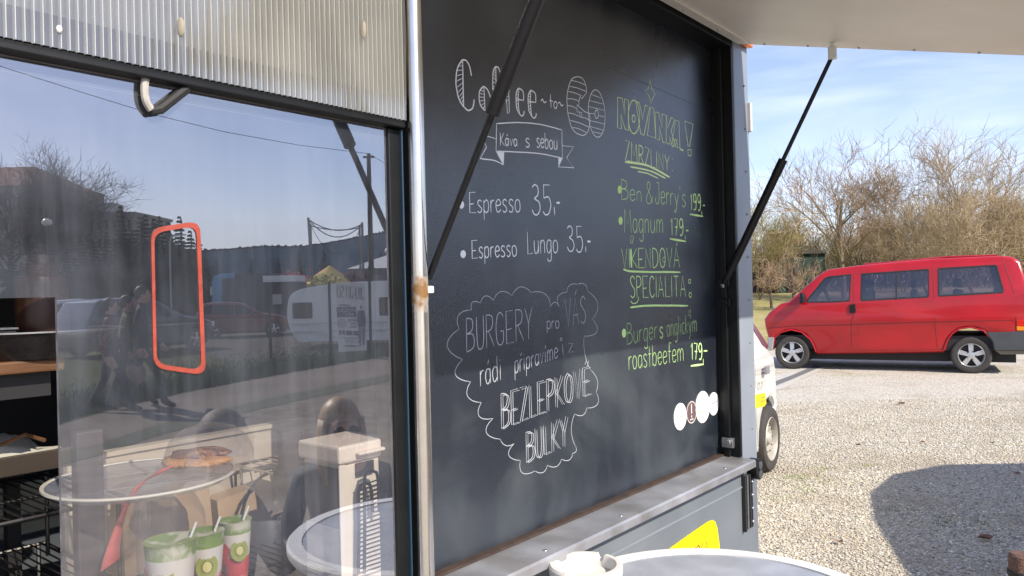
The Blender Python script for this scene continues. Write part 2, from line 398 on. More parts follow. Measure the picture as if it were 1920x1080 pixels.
# window pane: reflecting, see-through, with a film of dust and wipe marks
def pane_mat(name='dusty_window_glass', refl_=.29, dirt=.045):
    m = bpy.data.materials.new(name); m.use_nodes = True; t = m.node_tree; t.nodes.remove(t.nodes['Principled BSDF'])
    N = t.nodes.new; K = t.links.new; o = t.nodes['Material Output']
    g = N('ShaderNodeNewGeometry')
    tr = N('ShaderNodeBsdfTransparent'); tr.inputs[0].default_value = (.975, .97, .975, 1)
    gl = N('ShaderNodeBsdfGlossy'); gl.inputs['Roughness'].default_value = .0; gl.inputs['Color'].default_value = (.96, .97, 1, 1)
    lw = N('ShaderNodeLayerWeight'); lw.inputs['Blend'].default_value = .35
    mr = N('ShaderNodeMapRange'); mr.inputs['To Min'].default_value = refl_; mr.inputs['To Max'].default_value = refl_ + (.3 if refl_ else .05); K(lw.outputs['Facing'], mr.inputs[0])
    mx = N('ShaderNodeMixShader'); K(mr.outputs[0], mx.inputs[0]); K(tr.outputs[0], mx.inputs[1]); K(gl.outputs[0], mx.inputs[2])
    mp_ = N('ShaderNodeMapping'); mp_.inputs['Scale'].default_value = (14, 14, 1.2); mp_.inputs['Rotation'].default_value = (0.08, -.1, 0); K(g.outputs['Position'], mp_.inputs[0])
    n = N('ShaderNodeTexNoise'); n.inputs['Scale'].default_value = 3.2; n.inputs['Detail'].default_value = 9; n.inputs['Roughness'].default_value = .65; K(mp_.outputs[0], n.inputs['Vector'])
    n2 = N('ShaderNodeTexNoise'); n2.inputs['Scale'].default_value = 5; n2.inputs['Detail'].default_value = 5; n2.inputs['Distortion'].default_value = 1.5; K(g.outputs['Position'], n2.inputs['Vector'])
    ad = N('ShaderNodeMath'); ad.operation = 'ADD'; K(n.outputs['Fac'], ad.inputs[0]); K(n2.outputs['Fac'], ad.inputs[1])
    m2 = N('ShaderNodeMapRange'); m2.inputs['From Min'].default_value = .75; m2.inputs['From Max'].default_value = 1.35; m2.inputs['To Min'].default_value = dirt * .45; m2.inputs['To Max'].default_value = dirt * 2.4; K(ad.outputs[0], m2.inputs[0])
    df = N('ShaderNodeBsdfDiffuse'); df.inputs[0].default_value = (.46, .51, .62, 1)
    m3 = N('ShaderNodeMixShader'); K(m2.outputs[0], m3.inputs[0]); K(mx.outputs[0], m3.inputs[1]); K(df.outputs[0], m3.inputs[2])
    K(m3.outputs[0], o.inputs[0])
    MATS[name] = m; return m
m_pane = pane_mat()
m_paneback = pane_mat('pane_inner_face', .0, .004)
m_clear = pane_mat('clear_glass', .06, .02)
m_carglass = pane_mat('tinted_car_glass', .10, .006)
for n_ in m_carglass.node_tree.nodes:
    if n_.type == 'BSDF_TRANSPARENT': n_.inputs[0].default_value = (.50, .46, .62, 1)
def twin_mat():
    m = bpy.data.materials.new('twin_wall_polycarbonate'); m.use_nodes = True; t = m.node_tree; t.nodes.remove(t.nodes['Principled BSDF'])
    N = t.nodes.new; K = t.links.new; o = t.nodes['Material Output']
    g = N('ShaderNodeNewGeometry'); n = N('ShaderNodeTexNoise'); n.inputs['Scale'].default_value = 6; n.inputs['Detail'].default_value = 6; K(g.outputs['Position'], n.inputs['Vector'])
    r = N('ShaderNodeValToRGB'); r.color_ramp.elements[0].color = (.22, .215, .20, 1); r.color_ramp.elements[1].color = (.52, .51, .48, 1); r.color_ramp.elements[0].position = .35; r.color_ramp.elements[1].position = .7
    K(n.outputs['Fac'], r.inputs[0])
    df = N('ShaderNodeBsdfDiffuse'); K(r.outputs[0], df.inputs[0])
    gl = N('ShaderNodeBsdfGlossy'); gl.inputs['Roughness'].default_value = .09; gl.inputs['Color'].default_value = (.95, .95, .92, 1)
    tr = N('ShaderNodeBsdfTransparent'); tr.inputs[0].default_value = (.9, .9, .86, 1)
    a = N('ShaderNodeMixShader'); a.inputs[0].default_value = .24; K(tr.outputs[0], a.inputs[1]); K(df.outputs[0], a.inputs[2])
    b = N('ShaderNodeMixShader'); b.inputs[0].default_value = .13; K(a.outputs[0], b.inputs[1]); K(gl.outputs[0], b.inputs[2]); K(b.outputs[0], o.inputs[0])
    return m
m_twin = twin_mat()
m_web = mat('polycarbonate_web', (.78, .78, .75), .25, spec=.7)
def chrome_mat():
    m = mat('worn_chrome_pole', (.74, .70, .64), .22, 1.0, var=.12, vs=18)
    t = m.node_tree; N = t.nodes.new; K = t.links.new; b = t.nodes['Principled BSDF']
    g = N('ShaderNodeNewGeometry'); vm = N('ShaderNodeVectorMath'); vm.operation = 'DISTANCE'; K(g.outputs['Position'], vm.inputs[0])
    p = wall3(786, 548, .02); vm.inputs[1].default_value = p
    n = N('ShaderNodeTexNoise'); n.inputs['Scale'].default_value = 70; n.inputs['Detail'].default_value = 5; K(g.outputs['Position'], n.inputs['Vector'])
    ma = N('ShaderNodeMath'); ma.operation = 'MULTIPLY_ADD'; ma.inputs[1].default_value = .06; K(n.outputs['Fac'], ma.inputs[0]); K(vm.outputs['Value'], ma.inputs[2])
    mr = N('ShaderNodeMapRange'); mr.inputs['From Min'].default_value = .042; mr.inputs['From Max'].default_value = .066; mr.inputs['To Min'].default_value = 1; mr.inputs['To Max'].default_value = 0; K(ma.outputs[0], mr.inputs[0])
    src = b.inputs['Base Color'].links[0].from_socket
    mx = N('ShaderNodeMix'); mx.data_type = 'RGBA'; mx.inputs['B'].default_value = (.22, .12, .045, 1); K(mr.outputs[0], mx.inputs['Factor']); K(src, mx.inputs['A']); K(mx.outputs['Result'], b.inputs['Base Color'])
    inv = N('ShaderNodeMath'); inv.operation = 'SUBTRACT'; inv.inputs[0].default_value = 1; K(mr.outputs[0], inv.inputs[1]); K(inv.outputs[0], b.inputs['Metallic'])
    return m
m_chrome = chrome_mat()

# ================================================================== THE FOOD TRAILER
SR = 2.20; S0 = 0.862; SJ = 2.099; ZS = 1.13; ZT = 2.32
T = thing('food_trailer', 'grey food trailer with raised flap, black chalk menu board and serving window', 'food trailer', wp(1.0, -1.0, 0))
b = MB()
wbox(b, -2.6, SR, -2.1, -0.0, .42, 1.105)                      # lower body
b.build('lower_body', m_grey, T, bevel=.006)
b = MB(); wbox(b, SJ, SR, -2.1, 0, 1.1052, 2.3995); b.build('corner_post', m_greysm, T, bevel=.003)
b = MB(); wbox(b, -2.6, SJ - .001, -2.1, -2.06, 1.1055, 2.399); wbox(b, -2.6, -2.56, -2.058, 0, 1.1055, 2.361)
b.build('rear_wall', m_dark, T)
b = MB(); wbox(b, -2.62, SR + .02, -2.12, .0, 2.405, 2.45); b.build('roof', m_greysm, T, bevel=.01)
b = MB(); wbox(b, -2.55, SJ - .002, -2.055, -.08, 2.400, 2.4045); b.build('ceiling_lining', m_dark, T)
b = MB(); wbox(b, S0, SJ, -.075, -.0005, 2.325, 2.398); wbox(b, -2.6, S0, -.075, -.0005, 2.362, 2.398); b.build('top_rail', m_greysm, T)
# jamb and soffit, black
b = MB(); wbox(b, SJ - .012, SJ - .0005, -.085, -.0015, ZS + .001, 2.322); wbox(b, S0, SJ - .013, -.085, -.002, 2.300, 2.322)
b.build('jamb', m_blackp, T, bevel=.001)
b = MB(); wbox(b, SJ - .024, SJ - .0125, -.046, -.028, ZS + .001, 2.299); b.build('jamb_rail', m_blackp, T, bevel=.002)
# wheels of the trailer
for sx in (-.6, -1.45):
    w = MB(); w.lathe([(.14, -.09), (.30, -.09), (.32, -.05), (.32, .05), (.30, .09), (.14, .09)], wp(sx, -.16, .32), 28, WN); wo = w.build('wheel', m_rubber, T, smooth=True)
    w = MB(); w.lathe([(0, .05), (.05, .06), (.13, .03), (.145, .07), (.15, .0)], wp(sx, -.16, .32), 24, WN); w.build('rim', m_steel, wo, smooth=True)
# sill
b = MB()
prof = [(BQ, ZS), (.034, ZS - .004), (.038, ZS - .008), (.038, ZS - .024), (.030, ZS - .024), (.0006, ZS - .024), (BQ, ZS - .024)]
b.prism(prof, -.3, SJ - .001, lambda u, v, w: wp(w, u, v)); b.build('sill', m_sill, T, bevel=.001)
b = MB(); wbox(b, S0 + .01, SJ - .02, BQ + .0005, BQ + .018, ZS + .0005, ZS + .005); b.build('sill_strip', m_brown, T)
for sx in [1.15, 1.42, 1.95]:
    b = MB(); b.ball(wp(sx, .012, ZS - .0025), (.005, .005, .002)); b.build('screw_head', m_steel, T, smooth=True)
# panel seam just under the sill, and yellow sign
b = MB(); wbox(b, -.3, SJ + .02, -.001, .003, 1.045, 1.049); b.build('panel_seam', m_greysm, T)
yp = [(1240, 1048), (1258, 1027), (1300, 997), (1328, 978), (1336, 975), (1341, 978), (1345, 990), (1349, 1020), (1351, 1050), (1352, 1100), (1240, 1112)]
b = MB(); b.prism([wall(x, y, .002) for x, y in yp], .0008, .0022, wf); ys = b.build('yellow_sign', m_yel, T)
b = MB()
for st in ([(1306, 1027), (1310, 1022), (1313, 1031)], [(1313, 1031), (1318, 1017)], [(1321, 1033), (1325, 1015), (1327, 1030)], [(1300, 1040), (1304, 1026), (1309, 1040)]):
    ridge(b, [wall(x, y, .002) for x, y in st], .006, .0004, lambda u, v, h: wp(u, .0023 + h, v))
b.build('sign_lettering', mat('red_brown_ink', (.16, .03, .01), .6), ys)

# ------------- menu board
b = MB(); wbox(b, S0, SJ - .0125, BQ - .012, BQ, ZS - .0, 2.300)
board = b.build('menu_board', m_board, T)
b = MB(); za = wall(1130, 122, BQ); zb = wall(1320, 204, BQ)
ridge(b, [za, ((za[0] + zb[0]) / 2, (za[1] + zb[1]) / 2), zb], .0012, .0003, lambda u, v, h: wp(u, BQ + h, v)); b.build('board_joint', m_blackp, board)
A = z2(790, 60, 3.857)
wh = MB()
# Coffee, letters with one hatched limb
def hatch(left, right, n, mb, w=.0011, sl=.0):
    def pos(pl, t):
        k = t * (len(pl) - 1); i = min(int(k), len(pl) - 2); f_ = k - i
        return (pl[i][0] + (pl[i + 1][0] - pl[i][0]) * f_, pl[i][1] + (pl[i + 1][1] - pl[i][1]) * f_)
    for i in range(1, n):
        a = pos(left, i / n); c = pos(right, max(0, min(1, i / n - sl))); chalk(mb, [[a, c]], w)
Cl = smoothpts([(297, 200), (262, 260), (250, 350), (262, 450), (285, 510), (312, 545)]); Cr = [(298, 205), (300, 320), (303, 450), (308, 542)]
chalk(wh, [A(smoothpts([(362, 318), (350, 250), (325, 208), (297, 200)])), A(Cl), A(smoothpts([(312, 545), (340, 567), (372, 548), (382, 488)])), A(Cr)], .0022)
hatch(A(Cl), A(Cr), 12, wh, sl=.05)
ol = smoothpts([(450, 392), (425, 420), (417, 470), (428, 530), (460, 568)]); orr = [(453, 396), (456, 480), (461, 566)]
chalk(wh, [A(ol), A(orr), A(smoothpts([(450, 392), (480, 420), (503, 490), (502, 548), (480, 570), (460, 568)]))], .002); hatch(A(ol), A(orr), 8, wh, sl=.05)
fl = smoothpts([(537, 250), (519, 290), (518, 400), (530, 505)]); fr = [(539, 254), (540, 330), (543, 420), (548, 503)]
for dx, dy in ((0, 0), (88, 17)):
    sh = lambda p: [(x + dx, y + dy) for x, y in p]
    chalk(wh, [A(sh(fl)), A(sh(fr)), A(sh(smoothpts([(537, 250), (560, 262), (577, 327)]))), A(sh([(512, 407), (552, 410)]))], .002); hatch(A(sh(fl)), A(sh(fr)), 11, wh, sl=.04)
chalk(wh, [A([(530, 505), (532, 560), (552, 558), (548, 503)]), A([(617, 500), (622, 590), (637, 580), (634, 480)])], .0016)
el_ = smoothpts([(703, 405), (686, 440), (685, 500), (692, 560), (722, 608)]); er_ = [(705, 408), (700, 470), (703, 540), (712, 600)]
for dx, dy in ((0, 0), (88, 15)):
    sh = lambda p: [(x + dx, y + dy) for x, y in p]
    chalk(wh, [A(sh(el_)), A(sh(er_)), A(sh(smoothpts([(703, 405), (735, 430), (740, 495)]))), A(sh([(740, 495), (685, 485)])), A(sh(smoothpts([(722, 608), (738, 600), (744, 572)])))], .002); hatch(A(sh(el_)), A(sh(er_)), 10, wh, sl=.05)
chalk(wh, [A(smoothpts([(865, 500), (876, 486), (888, 510), (905, 503)])), A(smoothpts([(990, 518), (1001, 508), (1013, 534), (1026, 524)])), A([(933, 450), (939, 548)]), A([(924, 495), (952, 502)]), A(ell(970, 528, 12, 25))], .0018)
G_ = smoothpts([(1125, 322), (1085, 345), (1058, 430), (1053, 500), (1062, 600), (1095, 705), (1160, 747), (1200, 725), (1218, 660), (1217, 590)], 5)
G2 = [(1217, 590), (1180, 575), (1125, 526), (1128, 580), (1143, 578), (1150, 615), (1162, 618), (1160, 585), (1145, 578)]
G3 = smoothpts([(1125, 322), (1165, 335), (1188, 380), (1195, 440)]); G4 = [(1195, 440), (1160, 483), (1148, 466), (1140, 500), (1139, 535)]
chalk(wh, [A(G_), A(G2), A(G3), A(G4)], .0014)
for (a, c) in (((1083, 350), (1188, 385)), ((1070, 392), (1193, 432)), ((1060, 430), (1160, 462)), ((1054, 482), (1140, 500)), ((1056, 530), (1125, 556)), ((1060, 585), (1145, 612)), ((1160, 618), (1215, 640)), ((1075, 638), (1216, 690)), ((1092, 690), (1190, 725))):
    m_ = ((a[0] + c[0]) / 2, (a[1] + c[1]) / 2 - 6); chalk(wh, [A(smoothpts([a, m_, c], 4))], .0011)
chalk(wh, [A(ell(1268, 590, 60, 172, 28, .05)), A(ell(1268, 594, 13, 30))], .0014)
for y_ in (455, 500, 545, 595, 645, 690, 728):
    dy = min(.98, abs((y_ - 590) / 172)); hw = 60 * math.sqrt(1 - dy * dy); c0 = 1268 + .05 * (y_ - 590)
    if 560 < y_ < 625: sg = [((c0 - hw, y_ - 8), (1254, y_ - 3)), ((1281, y_ + 8), (c0 + hw, y_ + 20))]
    else: sg = [((c0 - hw, y_ - 6), (c0 + hw, y_ + 22 if y_ < 700 else y_ + 8))]
    chalk(wh, [A([p, q_]) for p, q_ in sg], .0011)
# ribbon banner
chalk(wh, [A(smoothpts([(543, 663), (700, 655), (860, 668), (1017, 708)])), A([(1017, 708), (1020, 912)]), A(smoothpts([(540, 862), (700, 868), (860, 880), (1020, 912)])), A([(543, 663), (540, 862)]),
           A([(535, 770), (433, 740), (470, 835), (425, 915)]), A(smoothpts([(425, 915), (530, 930), (593, 960)])), A([(593, 960), (542, 864)]), A([(1020, 822), (1100, 830), (1050, 910), (1103, 982), (990, 975)]), A([(1020, 912), (990, 975)])], .0017)
fillpoly(wh, A([(546, 867), (598, 870), (594, 957)])); fillpoly(wh, A([(990, 906), (1018, 914), (991, 972)]))
def T_(mb, f, txt, x0, y0, x1, y1, h0, h1, w=.0016, dbl=0):
    (a, c), = f([(x0, y0)]); (d, e), = f([(x1, y1)]); sc = f([(1, 0)])[0][0] - f([(0, 0)])[0][0]
    chalk(mb, strokes_text(txt, a, c, d, e, h0 * sc, h1 * sc), w)
    if dbl: chalk(mb, [[(x + dbl, y + .6) for x, y in s_] for s_ in strokes_text(txt, a, c, d, e, h0 * sc * .97, h1 * sc * .97)], w)
T_(wh, A, 'Káva', 570, 820, 694, 826, 92, 85, .0017); T_(wh, A, 's', 752, 832, 785, 834, 105, 105, .0017); T_(wh, A, 'sebou', 833, 834, 985, 852, 112, 112, .0017)
o1 = wh.build('coffee_to_go_lettering', m_chalkw, board)
wh = MB(); Bz = z2(790, 320, 5.4)
T_(wh, Bz, 'Espresso', 485, 426, 1005, 418, 205, 215); wh.build('espresso_lettering', m_chalkw, board); wh = MB(); T_(wh, Bz, '35', 1118, 450, 1318, 446, 310, 300, .0021)
chalk(wh, [Bz([(1345, 365), (1350, 450)])], .0022); chalk(wh, [Bz([(1366, 326), (1403, 326)])], .004)
wh.build('espresso_price_lettering', m_chalkw, board); wh = MB()
T_(wh, Bz, 'Espresso', 510, 888, 968, 865, 180, 185); wh.build('espresso_lettering', m_chalkw, board); wh = MB(); T_(wh, Bz, 'Lungo', 1072, 843, 1385, 830, 225, 215); wh.build('lungo_lettering', m_chalkw, board); wh = MB(); T_(wh, Bz, '35', 1475, 816, 1640, 828, 258, 262, .0019)
chalk(wh, [Bz([(1663, 765), (1665, 825)])], .002); chalk(wh, [Bz([(1680, 717), (1712, 717)])], .004)
wh.build('lungo_price_lettering', m_chalkw, board)
for e_ in ((405, 345, 27, 40), (422, 845, 28, 40)): wh = MB(); fillpoly(wh, Bz(ell(*e_, 14)[:-1])); wh.build('bullet_dot', m_chalkw, board)
wh = MB(); Cz = z2(820, 500, 2.571)
T_(wh, Cz, 'BURGERY', 140, 412, 462, 345, 162, 152, .0015); T_(wh, Cz, 'pro', 527, 300, 588, 296, 62, 62, .0014); T_(wh, Cz, 'VÁS', 617, 290, 718, 270, 132, 130, .0014)
T_(wh, Cz, 'rádi', 205, 578, 310, 545, 125, 120, .0015); T_(wh, Cz, 'připravíme', 372, 515, 582, 438, 98, 80, .0014); T_(wh, Cz, 'z', 630, 414, 657, 410, 72, 72, .0014)
chalk(wh, [Cz([(603, 375), (607, 425)]), Cz(ell(597, 350, 5, 6, 8))], .0014)
T_(wh, Cz, 'BEZLEPKOVÉ', 308, 782, 735, 612, 168, 132, .0013, 3.6); T_(wh, Cz, 'BULKY', 428, 945, 625, 858, 145, 138, .0013, 3.6)
cus = [(165, 208), (207, 175), (270, 163), (360, 140), (452, 125), (545, 193), (588, 193), (625, 122), (675, 85), (723, 118), (748, 252), (708, 335), (740, 500), (765, 605), (720, 682), (662, 710), (668, 870), (652, 900), (598, 928), (530, 957), (470, 985), (400, 935), (370, 853), (303, 832), (268, 732), (212, 655), (160, 555), (122, 447), (105, 300), (165, 208)]
bl = [.5, .45, .35, .38, .3, .5, .35, .3, .35, .28, .5, -.08, .18, .4, .35, -.12, .3, .35, .32, .35, .5, .5, .3, .5, .5, .4, .5, .45, .35]
for i in range(len(cus) - 1):
    a = cus[i]; c = cus[i + 1]; dx, dy = c[0] - a[0], c[1] - a[1]; p = []
    for k in range(9):
        t = k / 8; h = bl[i] * math.sin(math.pi * t) ** .8; p.append((a[0] + dx * t + dy * h, a[1] + dy * t - dx * h))
    chalk(wh, [Cz(p)], .0012, .2)
wh.build('burger_cloud_lettering', m_chalkt, board)
# green column
gr = MB(); D = z2(1120, 120, 3.175); E = z2(1120, 440, 2.571)
for pl in ([(120, 198), (148, 205), (163, 300), (162, 208), (185, 215), (187, 397), (165, 388), (140, 300), (143, 385), (120, 380), (120, 198)],
           ell(218, 315, 34, 100, 22), ell(216, 325, 9, 22, 12), [(228, 222), (250, 232), (270, 330), (285, 245), (312, 255), (277, 425), (258, 415), (228, 222)],
           [(318, 258), (335, 262), (348, 440), (298, 425), (318, 258)], [(345, 285), (365, 290), (385, 380), (385, 298), (410, 305), (410, 470), (390, 465), (368, 370), (370, 455), (348, 445), (345, 285)],
           [(412, 305), (418, 380), (440, 318), (460, 330), (440, 400), (468, 495), (445, 490), (430, 430), (430, 478), (414, 472)], [(465, 335), (485, 340), (492, 500), (476, 496), (472, 450), (462, 450), (455, 490), (442, 485), (465, 335)],
           [(520, 340), (570, 358), (550, 490), (540, 488), (520, 340)], [(540, 508), (558, 512), (558, 546), (540, 544), (540, 508)]):
    chalk(gr, [D(pl)], .0023, .3)
chalk(gr, [D([(490, 505), (512, 515)])], .004); chalk(gr, [D([(313, 93), (325, 150), (343, 180), (328, 205), (320, 240), (308, 190), (287, 160), (305, 145), (313, 93)])], .0015)
gr.build('novinka_lettering', m_chalkh, board); gr = MB()
T_(gr, D, 'ZMRZLINY', 165, 572, 432, 640, 120, 92, .0021)
chalk(gr, [D(smoothpts([(165, 582), (300, 605), (430, 674)]))], .0042); chalk(gr, [D(smoothpts([(195, 612), (310, 635), (405, 680)]))], .003); chalk(gr, [D(smoothpts([(240, 640), (300, 652), (362, 682)]))], .0022)
chalk(gr, [D([(448, 560), (449, 568)]), D([(446, 630), (447, 638)])], .002)
gr.build('zmrzliny_lettering', m_chalkh, board); gr = MB()
T_(gr, D, 'Ben', 143, 806, 267, 822, 122, 100, .0014); T_(gr, D, '&', 288, 832, 332, 828, 132, 132, .0014); T_(gr, D, "Jerry's", 345, 830, 528, 852, 125, 120, .0015)
gr.build('ben_and_jerrys_lettering', m_chalkg, board); gr = MB()
T_(gr, D, 'Magnum', 160, 1003, 393, 1006, 138, 130, .0014)
gr.build('magnum_lettering', m_chalkg, board)
for f_, e_ in ((D, (132, 748, 12, 25)), (D, (138, 933, 12, 25)), (E, (128, 475, 10, 22))): gr = MB(); fillpoly(gr, f_(ell(*e_, 12)[:-1])); gr.build('bullet_dot', m_chalkg, board)
for tx_, f_, cc, dd, u0, u1 in (((D, '199', 552, 866, 618, 874, 92, 96, .0031), D, (622, 874, 905), (628, 641, 842), (550, 894), (628, 907)), ((D, '179', 434, 1018, 514, 1024, 98, 100, .0031), D, (521, 1018, 1046), (526, 543, 992), (432, 1041), (528, 1056)), ((E, '179', 450, 602, 507, 603, 78, 78, .0031), E, (510, 598, 622), (513, 530, 560), (450, 633), (512, 625))):
    gr = MB(); T_(gr, *tx_); chalk(gr, [f_([(cc[0], cc[1]), (cc[0] + 1, cc[2])])], .0024); chalk(gr, [f_([(dd[0], dd[2]), (dd[1], dd[2])])], .0034); chalk(gr, [f_([u0, u1])], .0046); gr.build('price_lettering', m_chalkg, board)
gr = MB()
T_(gr, E, 'VÍKENDOVÁ'.replace('Í', 'I'), 118, 160, 398, 157, 92, 95, .0021)
chalk(gr, [E([(160, 70), (164, 158)])], .006); chalk(gr, [E([(163, 5), (175, 8), (168, 42), (160, 40), (163, 5)])], .0014)
chalk(gr, [E(smoothpts([(125, 167), (180, 178), (400, 181)]))], .0036); chalk(gr, [E(ell(321, 120, 6, 12, 10))], .0012)
T_(gr, E, 'SPECIALITA', 158, 304, 428, 298, 104, 98, .0021); chalk(gr, [E(smoothpts([(200, 300), (192, 325), (172, 332), (160, 318)])), E(ell(445, 225, 6, 10, 8)), E(ell(448, 290, 6, 12, 8))], .0018)
chalk(gr, [E(smoothpts([(158, 351), (250, 342), (437, 343)]))], .0036)
gr.build('weekend_special_lettering', m_chalkg, board); gr = MB()
T_(gr, E, 'Burger', 143, 530, 290, 500, 102, 96, .0014); T_(gr, E, 's', 300, 498, 318, 497, 85, 85, .0032); T_(gr, E, 'anglickým', 335, 492, 480, 466, 92, 86, .0014)
chalk(gr, [E([(440, 365), (450, 362), (444, 390), (437, 390), (440, 365)])], .0013)
T_(gr, E, 'roastbeefem', 150, 652, 417, 608, 105, 98, .0016)
gr.build('roast_beef_burger_lettering', m_chalkl, board)
gr = MB(); T_(gr, D, '500m', 560, 725, 610, 728, 48, 46, .0013); gr.build('faded_lettering', m_chalkf, board); gr = MB(); T_(gr, D, '440ml', 550, 1032, 615, 1036, 66, 62, .0013); gr.build('faded_lettering', m_chalkf, board)
# round stickers
m_st = mat('white_sticker', (.8, .79, .77), .4); m_stb = mat('brown_sticker', (.14, .09, .09), .4); m_ink = mat('grey_ink', (.13, .12, .13), .6); m_gold = mat('gold_ink', (.7, .45, .1), .6)
for i, (x, y, r_, lab) in enumerate(((1275, 781, .036, 'white round sticker with a grey drawing'), (1296, 773, .032, 'brown round sticker with a white exclamation shape'), (1317, 763, .0445, 'largest white round sticker with faint writing'), (1337.5, 757, .033, 'white round sticker with a band across it'))):
    s_, z_ = wall(x, y, BQ)
    b = MB(); b.prism([(s_ + r_ * math.cos(a * .2618), z_ + r_ * math.sin(a * .2618)) for a in range(24)], BQ + .0002, BQ + .0012, wf)
    st = b.build('sticker', m_stb if i == 1 else m_st, board); st['label'] = lab
    k = MB(); rd = lambda pts, w, q0=.0013: ridge(k, [(s_ + u * r_, z_ + v * r_) for u, v in pts], w, .0002, lambda u, v, h: wp(u, BQ + q0 + h, v))
    if i == 0:
        rd([(-.5, .1), (-.4, .5), (-.2, .2), (0, .55), (.2, .2), (.4, .5), (.5, .1)], .0025); rd([(-.6, 0), (.6, 0)], .003); rd([(-.4, -.2), (.4, -.2)], .0015)
    elif i == 1:
        rd([(0, .7), (0, -.1)], .007); rd([(0, -.25), (0, -.45)], .006); rd([(-.3, -.6), (.3, -.6)], .004); rd([(.9 * math.cos(a * .2618), .9 * math.sin(a * .2618)) for a in range(25)], .0018)
    elif i == 2:
        for st_ in strokes_text('Mony', -.5, .05, .5, .05, -.38, -.38, 0): rd([(a, c) for a, c in st_], .0013)
    else:
        rd([(-.6, .0), (.6, .15)], .004); rd([(.7 * math.cos(a * .2618), .75 * math.sin(a * .2618)) for a in range(25)], .001)
    k.build('sticker_print', m_st if i == 1 else m_ink, st)
    if i == 2:
        k = MB(); rd([(-.2, -.32), (.25, -.3)], .005); k.build('sticker_print', m_gold, st)
# ------------- flap
SF0 = .856; SF1 = 2.150; FS = .262
fz = lambda q: 2.318 - FS * q
QE = 0.75
def flapf(u, v, w): return wp(u, v, fz(v) + w)    # u=s, v=q, w=up
b = MB(); b.prism([(SF0, 0.003), (SF1, 0.003), (SF1, QE), (SF0, QE)], 0, .028, flapf)
flap = b.build('raised_flap', m_cream, T, bevel=.003)
b = MB(); b.prism([(SF0 - .004, .0), (SF1 + .004, .0), (SF1 + .004, QE + .004), (SF0 - .004, QE + .004)], .0285, .034, flapf); b.build('flap_skin', m_greysm, flap)
b = MB(); b.prism([(SF0 + .02, .006), (SF1 - .03, .006), (SF1 - .03, .045), (SF0 + .02, .045)], -.006, -.0005, flapf); b.build('flap_edge_strip', m_cream, flap, bevel=.001)
b = MB()
for q_ in (.08, .2, .33, .46, .6, .74): b.ball(flapf(SF1 - .022, q_, -.001), .0035)
for s_ in (1.2, 1.5, 1.75, 1.95): b.ball(flapf(s_, .025, -.0065), .003)
b.build('rivet', m_steel, flap, smooth=True, kind='stuff')
# orange marker light at the corner
b = MB(); wbox(b, SF1 + .006, SF1 + .05, .001, .02, 2.315, 2.335); b.build('marker_light', mat('orange_lens', (.9, .22, .04), .25), T, bevel=.004)
# gas struts (q,z at bottom and top)
def strut(s, q0, z0, q1, z1, fr, thick_low=True, M=T, name='gas_strut', r0=.0115, r1=.0055):
    a = wp(s, q0, z0); c = wp(s, q1, z1); mid = a.lerp(c, fr)
    b = MB(); b.tube([a, mid] if thick_low else [mid, c], r0, 12)
    if thick_low: b.tube([mid.lerp(a, .12), mid], r0 * 1.06, 12)
    o = b.build(name, m_black, M, smooth=True)
    b = MB(); b.tube([mid, c] if thick_low else [a, mid], r1, 10); b.build('rod', m_blackp, o, smooth=True)
    return a, c, o
ql, zl = -.038, CZ + .0
a, c, o = strut(2.083, ql, zl, .277, CZ + .592, .57)
b = MB(); M3 = Matrix(((WD.x, WN.x, 0), (WD.y, WN.y, 0), (0, 0, 1)))
b.box(c + Vector((0, 0, .006)), (.013, .02, .034), M3); b.box(c + Vector((0, 0, .030)), (.008, .012, .026), M3); b.build('strut_bracket', m_white, o, bevel=.002)
b = MB(); b.ball(a, .012); b.tube([a, wp(2.099, ql, zl)], .006); b.build('ball_joint', m_steel, o, smooth=True)
sL = .872; zL = CZ + .022
a, c, o = strut(sL, 0.002, zL, .345, CZ + .60, .42, thick_low=False)
b = MB(); b.box(c + Vector((0, 0, .01)), (.013, .02, .034), M3); b.build('strut_bracket', m_white, o, bevel=.002)
s_, z_ = wall(808, 543, -.02); b = MB(); wbox(b, s_ - .012, s_ + .008, -.04, -.02, z_ - .006, z_ + .006); b.build('white_clip', m_white, T, bevel=.002)
# jamb fittings
for (px, py, k_) in ((1355, 531, 0), (1357, 567, 1), (1365, 828, 2)):
    s_, z_ = wall(px, py, -.035); s_ = SJ - .016
    b = MB(); wbox(b, s_ - .010, s_ + .003, -.052, -.018, z_ - .011 - .006 * (k_ == 2), z_ + .011)
    if k_: b.tube([wp(s_ - .011, -.03, z_), wp(s_ - .02, -.03, z_)], .008, 14)
    b.build('latch_striker', [m_blackp, m_blackp, m_steel][k_], T, bevel=.0015)
# rivets down the post
b = MB()
for i in range(9): b.ball(wp(2.168, .001, 1.2 + .125 * i), (.003, .003, .003), 8, 6)
b.build('rivet', m_greysm, T, smooth=True, kind='stuff')
# hinge strip near the top of the post, ribbed rail and lock below
s0, z0 = wall(1408, 248, .004); s1, z1 = wall(1410, 195, .004)
b = MB(); wbox(b, SR - .010, SR + .004, -.02, .010, z0, z1); b.build('hinge_strip', mat('pale_grey_plastic', (.55, .56, .6), .4), T, bevel=.002)
sa, za_ = wall(1397, 998, .008); sb, zb_ = wall(1404, 888, .008)
for k in range(3):
    b = MB(); wbox(b, sa + .012 * k, sa + .012 * k + .008, .0, .012 + .002 * k, za_ + .004 * k, zb_); b.build('ribbed_rail', m_steel if k == 1 else m_rubber, T, bevel=.001)
b = MB(); wbox(b, sa + .040, sa + .058, .0, .010, za_ + .002, zb_ + .01); bar = b.build('latch_bar', m_black, T, bevel=.002)
for k in range(4):
    b = MB(); b.ball(wp(sa + .049, .011, za_ + .02 + k * .038), (.0055, .0055, .004)); b.build('bolt', m_steel, bar, smooth=True)
